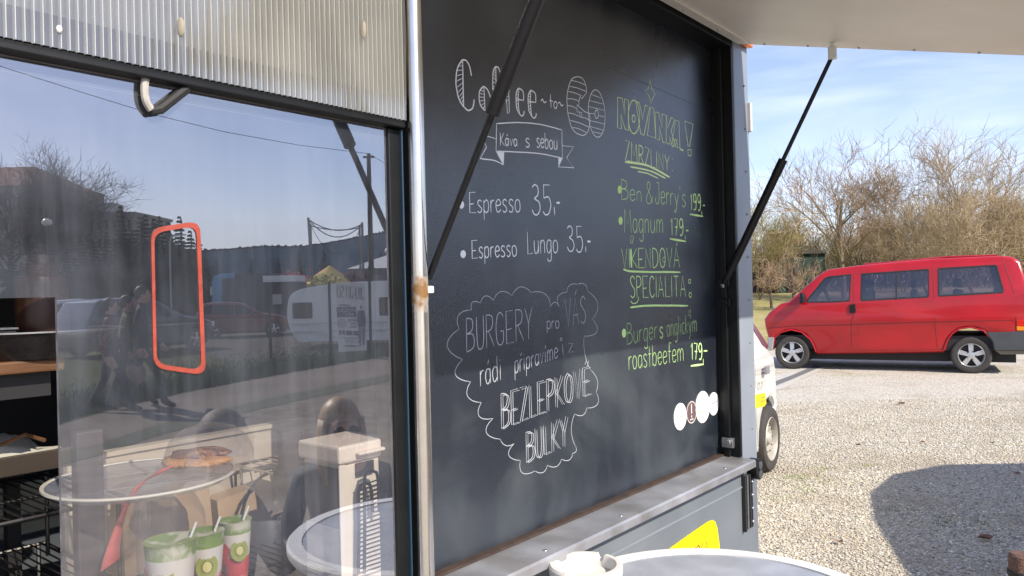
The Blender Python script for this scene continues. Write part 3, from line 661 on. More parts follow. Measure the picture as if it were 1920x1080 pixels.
sc_, zc_ = wall(1419, 879, .02)
b = MB()
pr = [(.027 * math.cos(t * .2618), .030 * math.sin(t * .2618)) for t in range(24)]
b.prism([(sc_ + u, zc_ + v) for u, v in pr], .001, .03, wf); lk = b.build('lock_housing', m_black, T, bevel=.003)
for dz in (.012, -.013):
    b = MB(); b.lathe([(0, .0), (.012, .0), (.012, .002), (0, .003)], wp(sc_ - .002, .031, zc_ + dz), 16, WN); b.build('lock_disc', m_alu, lk, smooth=True)

# ------------- window bay
b = MB(); wbox(b, -1.6, .835, -.052, -.003, 1.881, 1.8925); b.build('window_head', m_blackp, T, bevel=.002)
sp0 = wall(792, 540, .012)[0]
b = MB(); b.tube([wp(sp0, .006, 1.0), wp(sp0, .006, 2.34)], .0135, 24); b.build('chrome_pole', m_chrome, T, smooth=True)
b = MB(); SFR = wall(735, 540, -.016)[0]; wbox(b, SFR, wall(757, 540, -.016)[0], -.06, -.016, 1.106, 1.8805); b.build('window_frame', m_blackp, T, bevel=.002)
b = MB(); wbox(b, wall(758, 540, -.012)[0], .8345, -.050, -.010, 1.106, 1.8805); b.build('window_side_profile', mat('dark_blue_profile', (.02, .045, .075), .3), T, bevel=.002)
b = MB(); wbox(b, .8365, S0 - .0005, -.076, -.012, 1.106, 2.36); b.build('divider', m_blackp, T)
# twin wall sheet: skins and webs
b = MB(); n = 560; sA, sB = -1.2, .831
vs = []; fs = []
for i in range(n + 1):
    s_ = sA + (sB - sA) * i / n; w_ = .0009 * abs(math.sin(math.pi * s_ / .0087)); bow = .0012 * math.sin(s_ * 9)
    vs += [wp(s_, w_ + .0015, 1.892), wp(s_, w_ + .0045 + bow, 2.02), wp(s_, w_ + .004 - bow, 2.16), wp(s_, w_ + .0015, 2.36)]
for i in range(n):
    for k in range(3): j = 4 * i + k; fs.append((j, j + 4, j + 5, j + 1))
b.add(vs, fs); tw = b.build('twin_wall_sheet', m_twin, T, smooth='all', fix=False)
b = MB(); s_ = sA
while s_ < sB - .002:
    wbox(b, s_, s_ + .0009, -.0065, .0012, 1.893, 2.355); s_ += .0087
b.build('sheet_webs', m_web, tw)
b = MB(); wbox(b, sA, sB, -.0085, -.0068, 1.93, 2.355); b.build('sheet_back_skin', m_twin, tw)
b = MB(); wbox(b, sA, sB, -.03, -.026, 1.99, 2.05); b.build('inner_batten', mat('inner_batten', (.2, .17, .13), .7), T)
for (px, py, rx_, rz_, mm_) in ((112, 54, .0032, .0045, ('white_screw_cap', (.7, .68, .62))), (340, 50, .005, .012, ('beige_silicone', (.26, .23, .17))), (682, 55, .005, .014, ('beige_silicone', (.26, .23, .17)))):
    s_, z_ = wall(px, py, .005); b = MB(); b.ball(wp(s_, .0035, z_), (rx_, .0028, rz_), 14, 8); b.build('sealed_screw', mat(mm_[0], mm_[1], .6), tw, smooth=True)
# pane with the serving cut-out
zc = wall(60, 558, PANE_Q)[1]; scut = wall(112, 820, PANE_Q)[0]
poly = [(-1.2, zc), (scut, zc), (scut, 1.106), (SFR - .0003, 1.106), (SFR - .0003, 1.8805), (-1.2, 1.8805)]
b = MB(); k = len(poly)
tri = tessellate_polygon([[Vector((p[0], p[1], 0)) for p in poly]])
fr_ = [wp(p[0], PANE_Q, p[1]) for p in poly]; bk = [wp(p[0], PANE_Q - .005, p[1]) for p in poly]
b.add(fr_, tri, 0); b.add(bk, [tuple(reversed(t)) for t in tri], 1)
for i in range(k): j = (i + 1) % k; b.add([fr_[i], fr_[j], bk[j], bk[i]], [(0, 1, 2, 3)], 2)
m_edge = mat('cut_acrylic_edge', (.35, .32, .34), .3, spec=.8, var=.4, vs=60)
pane = b.build('window_pane', [m_pane, m_paneback, m_edge], T, fix=False)
# orange frame sticker on the pane
def rrect(c, r_, n=6):
    o = []
    k = len(c)
    for i in range(k):
        p = Vector((*c[i], 0)); a = (Vector((*c[i - 1], 0)) - p).normalized() * r_; d = (Vector((*c[(i + 1) % k], 0)) - p).normalized() * r_
        for t in range(n + 1):
            t /= n; q = (1 - t) ** 2 * (p + a) + 2 * t * (1 - t) * p + t * t * (p + d); o.append((q.x, q.y))
    return o
oc = [(282, 428), (374, 414), (385, 704), (287, 690)]
outer = [wall(x, y, PANE_Q) for x, y in rrect(oc, 24)]; inner = [wall(x, y, PANE_Q) for x, y in rrect([(288, 437), (367, 424), (377, 694), (293, 682)], 20)]
b = MB(); b.prism(outer, PANE_Q + .0004, PANE_Q + .0016, wf, holes=[inner]); b.build('orange_frame_sticker', mat('orange_red_vinyl', (.30, .045, .026), .6, var=.22, vs=35, bump=.2, bs=90), pane)
# latch loop under the head
m_strap = mat('weathered_strap', (.35, .33, .30), .6, var=.3, vs=80)
pts = [wall3(x, y, -.013) for x, y in smoothpts([(274, 140), (271, 165), (274, 190), (284, 206)], 4)]
b = MB(); b.tube(pts, .0048, 8); hk = b.build('strap_loop', m_strap, T, smooth=True)
b = MB(); b.tube([wall3(350, 166, -.013), wall3(300, 205, -.013), wall3(282, 208, -.013)], [.006, .0062, .005], 8); b.build('latch_arm', m_rubber, hk, smooth=True)
# ================================================================== THINGS BEHIND THE WINDOW
def wcen(px, py, q): return wall3(px, py, q)
m_wire = mat('black_wire', (.02, .02, .02), .35, .5)
m_wirec = mat('chromed_wire', (.5, .48, .42), .25, 1.0)
# lower display shelf the racks stand on
b = MB(); wbox(b, -.9, 1.05, -.62, -.085, 1.1055, 1.125); b.build('display_counter', mat('dark_counter', (.05, .045, .045), .45, var=.3, vs=12), T, bevel=.002)
m_back = mat('beige_back_panel', (.52, .46, .36), .6, var=.08, vs=4)
t_ = thing('back_panel', 'beige splash panel standing behind the display counter', 'panel', wp(.75, -.43, 1.1255))
b = MB(); wbox(b, .478, 1.02, -.44, -.425, 1.1255, 1.362); b.build('panel_board', m_back, t_)
b = MB(); wbox(b, .478, 1.02, -.445, -.420, 1.3625, 1.37); b.build('panel_edge', m_back, t_)
t_ = thing('side_cloth_bag', 'crumpled white cloth bag lying on the dark shelf in the cut-out', 'bag', wp(-.05, -.5, 1.4))
# dark wooden uprights
m_upr = mat('dark_upright', (.05, .04, .045), .5, var=.2, vs=20, streak=(1, 1, 6))
for (x0, x1, q_, lab) in ((145, 196, -.17, 'dark upright post at the left of the glass plate'), (534, 566, -.24, 'narrow dark upright post left of the cream dispenser')):
    s0_, _z = wall(x0, 900, q_); s1_, _z = wall(x1, 900, q_)
    t_ = thing('shelf_upright', lab, 'post', wp((s0_ + s1_) / 2, q_, 1.126), 'uprights of the display')
    b = MB(); wbox(b, s0_, s1_, q_ - .02, q_, 1.1255, wall(x0, 812, q_)[1]); b.build('post_body', m_upr, t_, bevel=.002)
    b = MB(); wbox(b, s0_ + .004, s1_ - .004, q_ - .016, q_ + .0015, 1.13, 1.135); b.build('post_foot', m_steel, t_)
# wire racks
def rack(s0, s1, q0, q1, z, step, label, m, name='wire_rack'):
    t = thing(name, label, 'wire rack', wp((s0 + s1) / 2, (q0 + q1) / 2, z), 'wire racks of the display')
    b = MB()
    b.tube([wp(s0, q0, z), wp(s1, q0, z), wp(s1, q1, z), wp(s0, q1, z), wp(s0, q0, z)], .0028, 6); b.tube([wp(s0, (q0 + q1) / 2, z - .004), wp(s1, (q0 + q1) / 2, z - .004)], .0025, 6); b.build('rack_frame', m, t, smooth=True)
    s = s0 + step; M_ = None
    while s < s1 - .001:
        w = MB(); w.tube([wp(s, q0, z + .0025), wp(s + .004, q1, z + .0025)], .0014, 5); w.build('wire', m, t, smooth=True); s += step
    for (a, c) in ((s0 + .01, q0), (s1 - .01, q0), (s0 + .01, q1), (s1 - .01, q1)):
        w = MB(); w.tube([wp(a, c, z - .002), wp(a, c, max(1.126, z - .13))], .003, 6); w.build('rack_leg', m, t, smooth=True)
    return t
rack(.05, .475, -.46, -.20, 1.345, .014, 'upper black wire rack in the cut-out, below the cloth', m_wire)
rack(.05, .475, -.50, -.10, 1.225, .013, 'lower wire rack with shiny wires in the cut-out corner', m_wirec)
rack(.52, .82, -.30, -.072, 1.195, .016, 'black wire rack under the fruit cups', m_wire)
rack(.76, .92, -.40, -.28, 1.31, .02, 'small grey wire rack behind the fruit cups', m_wirec)
# left shelf with pans and bottle
t_ = thing('shelf_board', 'brown wooden shelf seen through the cut-out, pans on top', 'shelf', wp(.0, -.4, 1.45))
b = MB(); zsh = wall(50, 700, -.25)[1]; zst = wall(50, 676, -.25)[1]
wbox(b, -.1, .42, -.52, -.25, zsh, zst); b.build('board', m_wood, t_, bevel=.003); b = MB(); wbox(b, -.1, .41, -.55, -.275, zsh - .035, zsh - .0005); b.build('under_rail', m_dark, t_)
for s_ in (-.08, .37):
    b = MB(); wbox(b, s_, s_ + .03, -.54, -.515, 1.126, zsh - .036); b.build('leg', m_dark, t_)
cpan = wall3(60, 672, -.33); t_ = thing('baking_pan', 'black round baking pan on the brown shelf in the cut-out', 'pan', cpan)
b = MB(); c0 = Vector((cpan.x, cpan.y, zst + .0005)); b.lathe([(.0, .0), (.09, 0), (.115, .034), (.118, .035), (.112, .032), (.088, .004), (0, .004)], c0, 32); b.build('pan_body', mat('dark_enamel', (.02, .017, .017), .25, var=.3, vs=40), t_, smooth=True)
b = MB(); b.lathe([(.116, .0345), (.119, .036), (.119, .038), (.115, .036)], c0, 32, cap=False); b.build('rim', m_steel, t_, smooth=True)
cb = wall3(80, 640, -.42); cb.z = zst + .0005
t_ = thing('brown_bottle', 'stepped brown sauce bottle standing behind the baking pan', 'bottle', cb)
b = MB(); b.lathe([(0, 0), (.034, 0), (.036, .01), (.036, .105), (.033, .115), (.024, .12), (.024, .135)], cb, 20); b.build('bottle_body', mat('brown_bottle', (.07, .032, .018), .35), t_, smooth=True)
b = MB(); b.lathe([(.0255, .1355), (.022, .15), (.012, .153), (.009, .166), (0, .168)], cb, 16); b.build('cap', mat('dark_brown_cap', (.04, .02, .014), .4), t_, smooth=True)
cb = wall3(12, 640, -.36); cb.z = zst + .0005
t_ = thing('black_tin', 'black box tin with a bright lid edge beside the bottle', 'tin', cb)
b = MB(); wbox(b, wall(-30, 640, -.36)[0], wall(27, 640, -.36)[0], -.40, -.34, zst + .0005, wall(12, 618, -.36)[1]); b.build('tin_body', m_blackp, t_, bevel=.004)
b = MB(); wbox(b, wall(-31, 640, -.36)[0], wall(25, 640, -.36)[0], -.402, -.338, wall(12, 618, -.36)[1] + .0005, wall(12, 614, -.36)[1]); b.build('lid', m_alu, t_)
# cloth bag
b = MB(); c_ = wall3(40, 838, -.5); root = [o for o in COL.objects if o.name == 'side_cloth_bag'][0]
vs = []; fs = []; nu, nv = 22, 12
for i in range(nu + 1):
    for j in range(nv + 1):
        u = i / nu; v = j / nv; s_ = -.1 + .56 * u; q_ = -.58 + .2 * v
        z_ = 1.392 + .05 * math.sin(math.pi * v) ** .5 * (.55 + .45 * math.sin(u * 7 + 1)) * min(1, 5 * u, 5 * (1 - u)) + .006 * math.sin(u * 37 + v * 9)
        vs.append(wp(s_, q_, z_))
for i in range(nu):
    for j in range(nv): a = i * (nv + 1) + j; fs.append((a, a + nv + 1, a + nv + 2, a + 1))
n_ = len(vs); vs += [wp(-.09, -.57, 1.39), wp(.455, -.57, 1.39), wp(.455, -.39, 1.39), wp(-.09, -.39, 1.39)]; fs.append((n_, n_ + 1, n_ + 2, n_ + 3))
b.add(vs, fs); b.build('cloth', mat('pale_cloth', (.62, .60, .50), .8, var=.15, vs=10), root, smooth='all')
b = MB(); b.tube([wp(.38, -.4, 1.41), wp(.41, -.375, 1.425), wp(.44, -.39, 1.41)], .003, 6); b.build('cloth_tie', m_wood, root, smooth=True)
t_ = thing('dark_tray', 'dark tray carrying the cloth bag above the wire racks', 'tray', wp(-.1, -.48, 1.37))
b = MB(); wbox(b, -.12, .47, -.60, -.36, 1.372, 1.388); b.build('tray_base', m_blackp, t_, bevel=.003)
b = MB(); wbox(b, -.12, .47, -.359, -.352, 1.372, 1.400); b.build('tray_rim', mat('dull_brown_metal', (.10, .08, .06), .4, .6), t_, bevel=.001)
for s_ in (-.1, .44):
    b = MB(); wbox(b, s_, s_ + .02, -.58, -.56, 1.126, 1.3715); b.build('leg', m_dark, t_)

# glass plate on a foot, with a cheese bread
cpl = wall3(268, 914, -.185); cpl.z = 1.362
t_ = thing('cake_plate', 'large round glass cake plate on a foot behind the window', 'plate', Vector((cpl.x, cpl.y, 1.126)))
m_gp = pane_mat('thick_plate_glass', .12, .16)
b = MB(); b.lathe([(0, .0), (.112, .002), (.120, .008), (.122, .010), (.116, .010), (.110, .0065), (0, .005)], cpl, 48); b.build('glass_disc', m_gp, t_, smooth=True)
b = MB(); b.lathe([(.118, .0105), (.1225, .0085), (.1235, .010), (.123, .012), (.119, .012), (.118, .0105)], cpl, 48, cap=False); b.build('rim', mat('milky_glass_rim', (.72, .70, .60), .2), t_, smooth=True)
b = MB(); b.lathe([(.05, -.236), (.05, -.228), (.014, -.21), (.010, -.12), (.012, -.02), (.04, -.001), (0, -.0005)], cpl, 24); b.build('foot', m_clear, t_, smooth=True)
def blob(c, r, M, seed, name, m, par, sq=.3):
    b = MB(); b.ball(c, r, 24, 12); rr = random.Random(seed); ph = [rr.uniform(0, 6.3) for _ in range(6)]
    for i, p in enumerate(b.v):
        d = p - Vector(c); k = 1 + sq * (.5 * math.sin(d.x * 90 + ph[0]) * math.sin(d.y * 80 + ph[1]) + .3 * math.sin(d.z * 200 + ph[2] + d.x * 150)); b.v[i] = Vector(c) + Vector((d.x * k, d.y * k, d.z * (1 + .5 * (k - 1))))
    return b.build(name, m, par, smooth='all')
cbr = wall3(366, 905, -.18); cbr.z = cpl.z + .026
t_ = thing('cheese_bread', 'golden crusted bread slice with dark filling on the glass plate', 'bread', cbr)
blob(cbr - Vector((0, 0, .006)), (.052, .036, .009), None, 1, 'crust', mat('golden_crust', (.62, .31, .09), .6, var=.45, vs=70, bump=.6, bs=150), t_, .28)
blob(cbr + Vector((.008, .006, .003)), (.042, .028, .008), None, 2, 'filling', mat('dark_filling', (.20, .07, .035), .5, var=.7, vs=120, col2=(.45, .24, .08), v2s=60, bump=.8, bs=160), t_, .5)
t_ = thing('glass_dome', 'low clear glass dome over the bread on the plate', 'dome', cbr + Vector((0.01, 0, -.016)))
b = MB(); b.lathe([(.062, 0), (.062, .02), (.054, .04), (.036, .055), (.012, .062), (0, .063)], cbr + Vector((.022, 0, -.014)), 32, cap=False); b.build('dome_shell', m_clear, t_, smooth=True)
b = MB(); b.lathe([(0, .063), (.007, .064), (.009, .07), (.005, .076), (0, .077)], cbr + Vector((.022, 0, -.014)), 16); b.build('knob', m_clear, t_, smooth=True)
# red ribbon lying over the plate's edge
t_ = thing('red_ribbon', 'red ribbon hanging in an arc over the glass plate edge', 'ribbon', wall3(250, 980, -.14))
pts = [wall3(x, y, -.135) for x, y in smoothpts([(330, 872), (305, 885), (285, 893), (262, 910), (243, 935), (230, 965), (218, 1000), (208, 1040), (205, 1062)], 4)]
b = MB(); vs = []; fs = []
for i, p in enumerate(pts):
    w = .009 + .004 * math.sin(i * .25); vs += [p + WD * w + Vector((0, 0, w * .5)), p - WD * w * .8 - Vector((0, 0, w * .3)), p - WD * w * .8 - Vector((0, 0, w * .3)) - WN * .001, p + WD * w + Vector((0, 0, w * .5)) - WN * .001]
for i in range(len(pts) - 1):
    for k in range(4): fs.append((4 * i + k, 4 * i + (k + 1) % 4, 4 * i + 4 + (k + 1) % 4, 4 * i + 4 + k))
b.add(vs, fs); b.build('ribbon_band', mat('red_fabric', (.40, .07, .065), .6, var=.2, vs=50), t_, smooth='all')
# fruit cups
m_cupw = mat('cup_white', (.68, .66, .60), .4); m_cupr = mat('cup_strawberry_red', (.60, .06, .06), .4, col2=(.68, .50, .46), v2s=22, lo=.5, hi=.6)
m_cupg = mat('cup_leaf_green', (.20, .32, .06), .4, col2=(.62, .62, .5), v2s=30, lo=.5, hi=.6); m_kiwi = mat('kiwi_green', (.30, .34, .05), .45); m_kc = mat('kiwi_core', (.62, .58, .20), .5); m_seed = mat('kiwi_seed', (.02, .02, .01), .5)
kiwi_ry = {0: -.45, 1: .1, 2: .25}
for i, (px0, px1, ptop, q_, lab) in enumerate(((275, 362, 1026, -.10, 'front fruit cup with a whole kiwi slice printed on it'), (350, 416, 1008, -.13, 'middle fruit cup, tallest red strawberry print'), (413, 468, 984, -.16, 'rear fruit cup with yellow kiwi print beside the plate'))):
    s0_, zt_ = wall(px0, ptop, q_); s1_, _z = wall(px1, ptop, q_); c_ = wp((s0_ + s1_) / 2, q_, 1.199); rr = (px1 - px0) / 2 / F * c_.y * 1.05; H = zt_ - 1.199
    t_ = thing('fruit_cup', lab, 'cup', c_, 'fruit cups on the wire rack')
    b = MB(); b.lathe([(0, 0), (rr * .72, 0), (rr * .84, H * .42)], c_, 28); b.build('lower_band', m_cupr, t_, smooth=True)
    b = MB(); b.lathe([(rr * .84, H * .42), (rr * .96, H * .82)], c_, 28); b.build('middle_band', m_cupw, t_, smooth=True)
    b = MB(); b.lathe([(rr * .96, H * .82), (rr, H), (rr * 1.04, H + .002), (rr * .9, H + .002), (0, H - .004)], c_, 28); b.build('top_band', m_cupg, t_, smooth=True)
    ang = kiwi_ry[i]; vdir = Vector((-c_.x, -c_.y, 0)).normalized(); side = Vector((-vdir.y, vdir.x, 0))
    dd = (vdir * math.cos(ang) + side * math.sin(ang)); up = (Vector((0, 0, 1)) + dd * -.12).normalized(); kc = c_ + dd * (rr * .88) + Vector((0, 0, H * .55))
    for rad, mm, off, nm in ((.50, m_kiwi, 0.002, 'kiwi_print'), (.20, m_kc, .0032, 'kiwi_core_print')):
        k = MB(); sd = dd.cross(up).normalized(); r0 = rr * rad * 1.25
        k.add([kc + dd * off + sd * (r0 * math.cos(a * .349)) * .9 + up * (r0 * 1.1 * math.sin(a * .349)) - dd * (r0 * math.cos(a * .349)) ** 2 * 12 for a in range(18)] + [kc + dd * (off + .0004)], [(a, (a + 1) % 18, 18) for a in range(18)])
        k.build(nm, mm, t_, fix=False)
    k = MB()
    for a in range(14): w_ = a * .449; k.ball(kc + dd * .003 + sd * (rr * .29 * math.cos(w_)) + up * (rr * .32 * math.sin(w_)), rr * .03, 5, 4)
    k.build('kiwi_seeds', m_seed, t_)
    d2 = (vdir * math.cos(ang - 1.05) + side * math.sin(ang - 1.05)); s2 = d2.cross(Vector((0, 0, 1))).normalized(); k = MB(); k2 = c_ + d2 * (rr * .86) + Vector((0, 0, H * .5)); ps = [(0, -.62), (.34, -.1), (.4, .3), (.2, .55), (-.2, .55), (-.4, .3), (-.34, -.1)]
    k.add([k2 + d2 * (.004 - (x_ * rr) ** 2 * 14) + s2 * (x_ * rr * 1.2) + Vector((0, 0, y_ * rr * 1.2)) for x_, y_ in ps] + [k2 + d2 * .0045], [(q_, (q_ + 1) % 7, 7) for q_ in range(7)]); k.build('strawberry_print', mat('strawberry_print', (.62, .04, .04), .4), t_, fix=False)
    k = MB(); e_ = c_ + side * (rr * (.75 if i == 0 else .5)) + Vector((0, 0, H)); k.tube([e_, e_ + Vector((0, 0, .020)) + side * .008], .0017, 8); k.build('spoon_stick', m_white, t_, smooth=True)

# cream dispenser
q0 = -.055; s0_, ztop = wall(637, 838, q0); s1_ = wall(728, 838, q0)[0]; dq = .10; zb = 1.126
t_ = thing('cream_dispenser', 'cream plastic dispenser with a thick lid and handle behind the window', 'dispenser', wp(s0_ + .06, q0 - dq / 2, zb))
zl = wall(637, 872, q0)[1]
b = MB(); wbox(b, s0_ + .004, s1_, q0 - dq, q0 - .004, zb, zl - .0005); b.build('dispenser_body', m_creamp, t_, bevel=.005)
b = MB(); wbox(b, s0_ - .004, s1_ + .003, q0 - dq - .004, q0 + .003, zl, ztop); b.build('lid', mat('pale_cream_lid', (.84, .76, .66), .35), t_, bevel=.004)
sh0, zh0 = wall(673, 858, q0 + .012); sh1, zh1 = wall(725, 826, q0 + .012)
b = MB(); wbox(b, sh0, sh1, q0 + .0035, q0 + .014, zl + .010, ztop - .012); b.build('handle', mat('pale_cream_lid'), t_, bevel=.003)
b = MB(); wbox(b, sh0 + .004, sh1 - .018, q0 - .003, q0 + .001, zl - .024, zl - .004); b.build('finger_recess', m_upr, t_)
b = MB(); wbox(b, s0_ + .001, s0_ + .0038, q0 - dq + .008, q0 - .010, zl - .10, zl - .008); b.build('side_window', mat('smoked_panel', (.14, .12, .10), .3), t_)
b = MB(); wbox(b, s0_ - .0015, s0_ + .010, q0 - .0038, q0 - .0005, zb + .001, zl - .001); b.build('lit_corner_strip', mat('pale_cream_lid'), t_, bevel=.001)  # pale strip stands in for the lit edge of the corner
# black folding grill basket leaning on it
q1 = q0 + .018
t_ = thing('grill_basket', 'black wire grill basket leaning against the cream dispenser', 'grill basket', wall3(715, 1060, q1))
P = lambda x, y, q=q1: wall3(x, y, q)
for (x0, x1, yt, dq_) in ((672, 697, 905, -.01), (683, 709, 882, 0)):
    b = MB(); b.tube([P(x0, 1075, q1 + dq_), P(x0 + 1, 990, q1 + dq_), P(x0, yt + 18, q1 + dq_), P(x0 + 3, yt + 5, q1 + dq_), P((x0 + x1) / 2, yt, q1 + dq_), P(x1 - 3, yt + 4, q1 + dq_), P(x1, yt + 18, q1 + dq_), P(x1 + 2, 960, q1 + dq_)], .0026, 8); b.build('frame_hoop', m_wire, t_, smooth=True)
for k in range(21):
    y_ = 905 + 8.2 * k
    if 955 < y_ < 968: continue
    b = MB(); b.tube([P(673, y_ + 6, q1 - .004), P(735, y_ - 14, q1 - .004)], .0013, 5); b.build('wire', m_wire, t_, smooth=True)
b = MB(); b.tube([P(731, 880), P(733, 960), P(731, 1075)], .0024, 6); b.build('side_rod', m_wire, t_, smooth=True)
# dark machine behind it
t_ = thing('dark_machine', 'dark rounded coffee machine beside the cream dispenser', 'machine', wp(s1_ + .05, -.3, zb))
b = MB(); pf = [(0, 0), (.16, 0), (.16, .20), (.14, .235), (.09, .25), (.0, .25)]
b.prism([(q, z) for q, z in pf], s1_ + .006, s1_ + .12, lambda u, v, w: wp(w, -.30 + u, zb + v)); b.build('machine_body', m_blackp, t_, bevel=.008)
b = MB(); wbox(b, s1_ + .02, s1_ + .10, -.1395, -.136, zb + .14, zb + .17); b.build('control_strip', m_steel, t_)
# pot with handle behind the cups
cp = wall3(508, 935, -.31); t_ = thing('cooking_pot', 'dull steel pot with a loop handle behind the fruit cups', 'pot', Vector((cp.x, cp.y, 1.126)))
c_ = Vector((cp.x, cp.y, 1.126)); b = MB(); b.lathe([(0, 0), (.052, 0), (.058, .01), (.058, .11), (.061, .113), (.055, .11), (.053, .012), (0, .01)], c_, 32); b.build('pot_body', m_steel, t_, smooth=True)
b = MB(); b.tube([c_ + WD * (.059 * math.cos(a)) + Vector((0, 0, .10 + .08 * math.sin(a))) for a in [i * math.pi / 12 for i in range(13)]], .003, 8); b.build('handle', m_wire, t_, smooth=True)
# brown paper bags lit by the sun
for (px, py, q_, w_, h_, lab) in ((300, 830, -.355, .075, .17, 'tall brown paper bag at the back of the display, left'), (448, 860, -.365, .055, .14, 'smaller grey-brown paper bag at the back of the display, right')):
    c_ = wall3(px, py, q_); c_.z = 1.126
    t_ = thing('paper_bag', lab, 'paper bag', c_, 'paper bags at the back of the display')
    b = MB(); s_ = c_.dot(WD)
    vs = [wp(s_ - w_, q_ - .04, 1.126), wp(s_ + w_, q_ - .04, 1.126), wp(s_ + w_, q_ + .04, 1.126), wp(s_ - w_, q_ + .04, 1.126), wp(s_ - w_ * .9, q_ - .03, 1.126 + h_), wp(s_ + w_ * .95, q_ - .02, 1.126 + h_ * 1.1), wp(s_ + w_ * .95, q_ + .02, 1.126 + h_ * 1.1), wp(s_ - w_ * .9, q_ + .01, 1.126 + h_)]
    b.add(vs, [(0, 3, 2, 1), (4, 5, 6, 7), (0, 1, 5, 4), (1, 2, 6, 5), (2, 3, 7, 6), (3, 0, 4, 7)]); b.build('bag_body', mat('kraft_paper', (.42, .30, .18), .7, var=.15, vs=12), t_)
    b = MB(); wbox(b, s_ - w_ * .5, s_ + w_ * .5, q_ + .0405, q_ + .042, 1.15, 1.18); b.build('bag_seam', mat('kraft_paper'), t_)
# ================================================================== TABLE IN FRONT
TZ = 1.08; TC = Vector((.341, 1.285, 0))
t_ = thing('bar_table', 'round high table with grey top and white rim, beside the trailer', 'table', TC)
b = MB(); b.lathe([(0, TZ - .02), (.262, TZ - .02), (.262, TZ), (0, TZ)], TC, 64); b.build('table_top', mat('grey_table_top', (.29, .31, .35), .30, var=.22, vs=14, col2=(.35, .37, .41), v2s=5, bump=.03, bs=120), t_, smooth=True, bevel=.001)
b = MB(); b.lathe([(.2625, TZ - .024), (.290, TZ - .024), (.295, TZ - .016), (.295, TZ - .002), (.290, TZ + .003), (.2625, TZ + .0025), (.2625, TZ - .024)], TC, 64, cap=False); b.build('rim', mat('white_table_rim', (.72, .71, .70), .3), t_, smooth=True)
b = MB(); b.lathe([(.23, 0), (.23, .012), (.03, .03), (.026, .05), (.026, TZ - .06), (.07, TZ - .021)], TC, 28); b.build('pedestal', m_alu, t_, smooth=True)
ca = on_ground(1100, 1040, 0); d_ = ray(1099, 1066); ca = CAM + d_ * ((TZ + .02 - CZ) / d_.z); ca.z = TZ + .0032
ca += Vector((-.002, -.012, 0))
t_ = thing('ashtray', 'white round ashtray with notches in its rim on the table', 'ashtray', ca)
b = MB(); n = 110; vs = []; fs = []
pr = [(0, .0), (.060, 0), (.066, .004), (.068, .020), (.068, .027), (.065, .031), (.057, .031), (.054, .027), (.052, .010), (0, .008)]
for i, (r_, z_) in enumerate(pr):
    for j in range(n):
        w = 2 * math.pi * j / n; zz = z_
        notch = min(abs(((w - a0_ + math.pi) % (2 * math.pi)) - math.pi) for a0_ in (.95, 2.3, 4.2))
        if z_ > .026 and notch < .11: zz = z_ - .009
        vs.append(ca + Vector((r_ * math.cos(w), r_ * math.sin(w), zz)))
for i in range(len(pr) - 1):
    for j in range(n): fs.append((i * n + j, i * n + (j + 1) % n, (i + 1) * n + (j + 1) % n, (i + 1) * n + j))
b.add(vs, fs); b.build('ashtray_bowl', mat('white_melamine', (.66, .64, .60), .35), t_, smooth=True)
b = MB(); b.ball(ca + Vector((.01, -.02, .009)), (.012, .009, .003), 16, 6); b.build('ash', mat('grey_ash', (.2, .19, .18), .9, var=.4, vs=200), t_, smooth=True)
# ================================================================== VEHICLES
def clip(poly, f):
    o = []; k = len(poly)
    for i in range(k):
        a = poly[i]; c = poly[(i + 1) % k]; fa, fc = f(a), f(c)
        if fa >= 0: o.append(a)
        if (fa >= 0) != (fc >= 0):
            t = fa / (fa - fc); o.append((a[0] + (c[0] - a[0]) * t, a[1] + (c[1] - a[1]) * t))
    return o
def dens(poly, d):
    o = []; k = len(poly)
    for i in range(k):
        a = poly[i]; c = poly[(i + 1) % k]; n = max(1, int(math.hypot(c[0] - a[0], c[1] - a[1]) / d))
        o += [(a[0] + (c[0] - a[0]) * t / n, a[1] + (c[1] - a[1]) * t / n) for t in range(n)]
    return o
def area(p): return sum(p[i][0] * p[(i + 1) % len(p)][1] - p[(i + 1) % len(p)][0] * p[i][1] for i in range(len(p))) / 2
def inset(poly, d):
    k = len(poly); o = []; sg = 1 if area(poly) > 0 else -1
    for i in range(k):
        a, p, c = poly[i - 1], poly[i], poly[(i + 1) % k]
        e1 = (p[0] - a[0], p[1] - a[1]); e2 = (c[0] - p[0], c[1] - p[1]); l1 = math.hypot(*e1) or 1; l2 = math.hypot(*e2) or 1
        nx = -(e1[1] / l1 + e2[1] / l2) * sg; ny = (e1[0] / l1 + e2[0] / l2) * sg; l = math.hypot(nx, ny) or 1
        s_ = max(.55, l / 2); o.append((p[0] + nx / l * d / s_, p[1] + ny / l * d / s_))
    return o
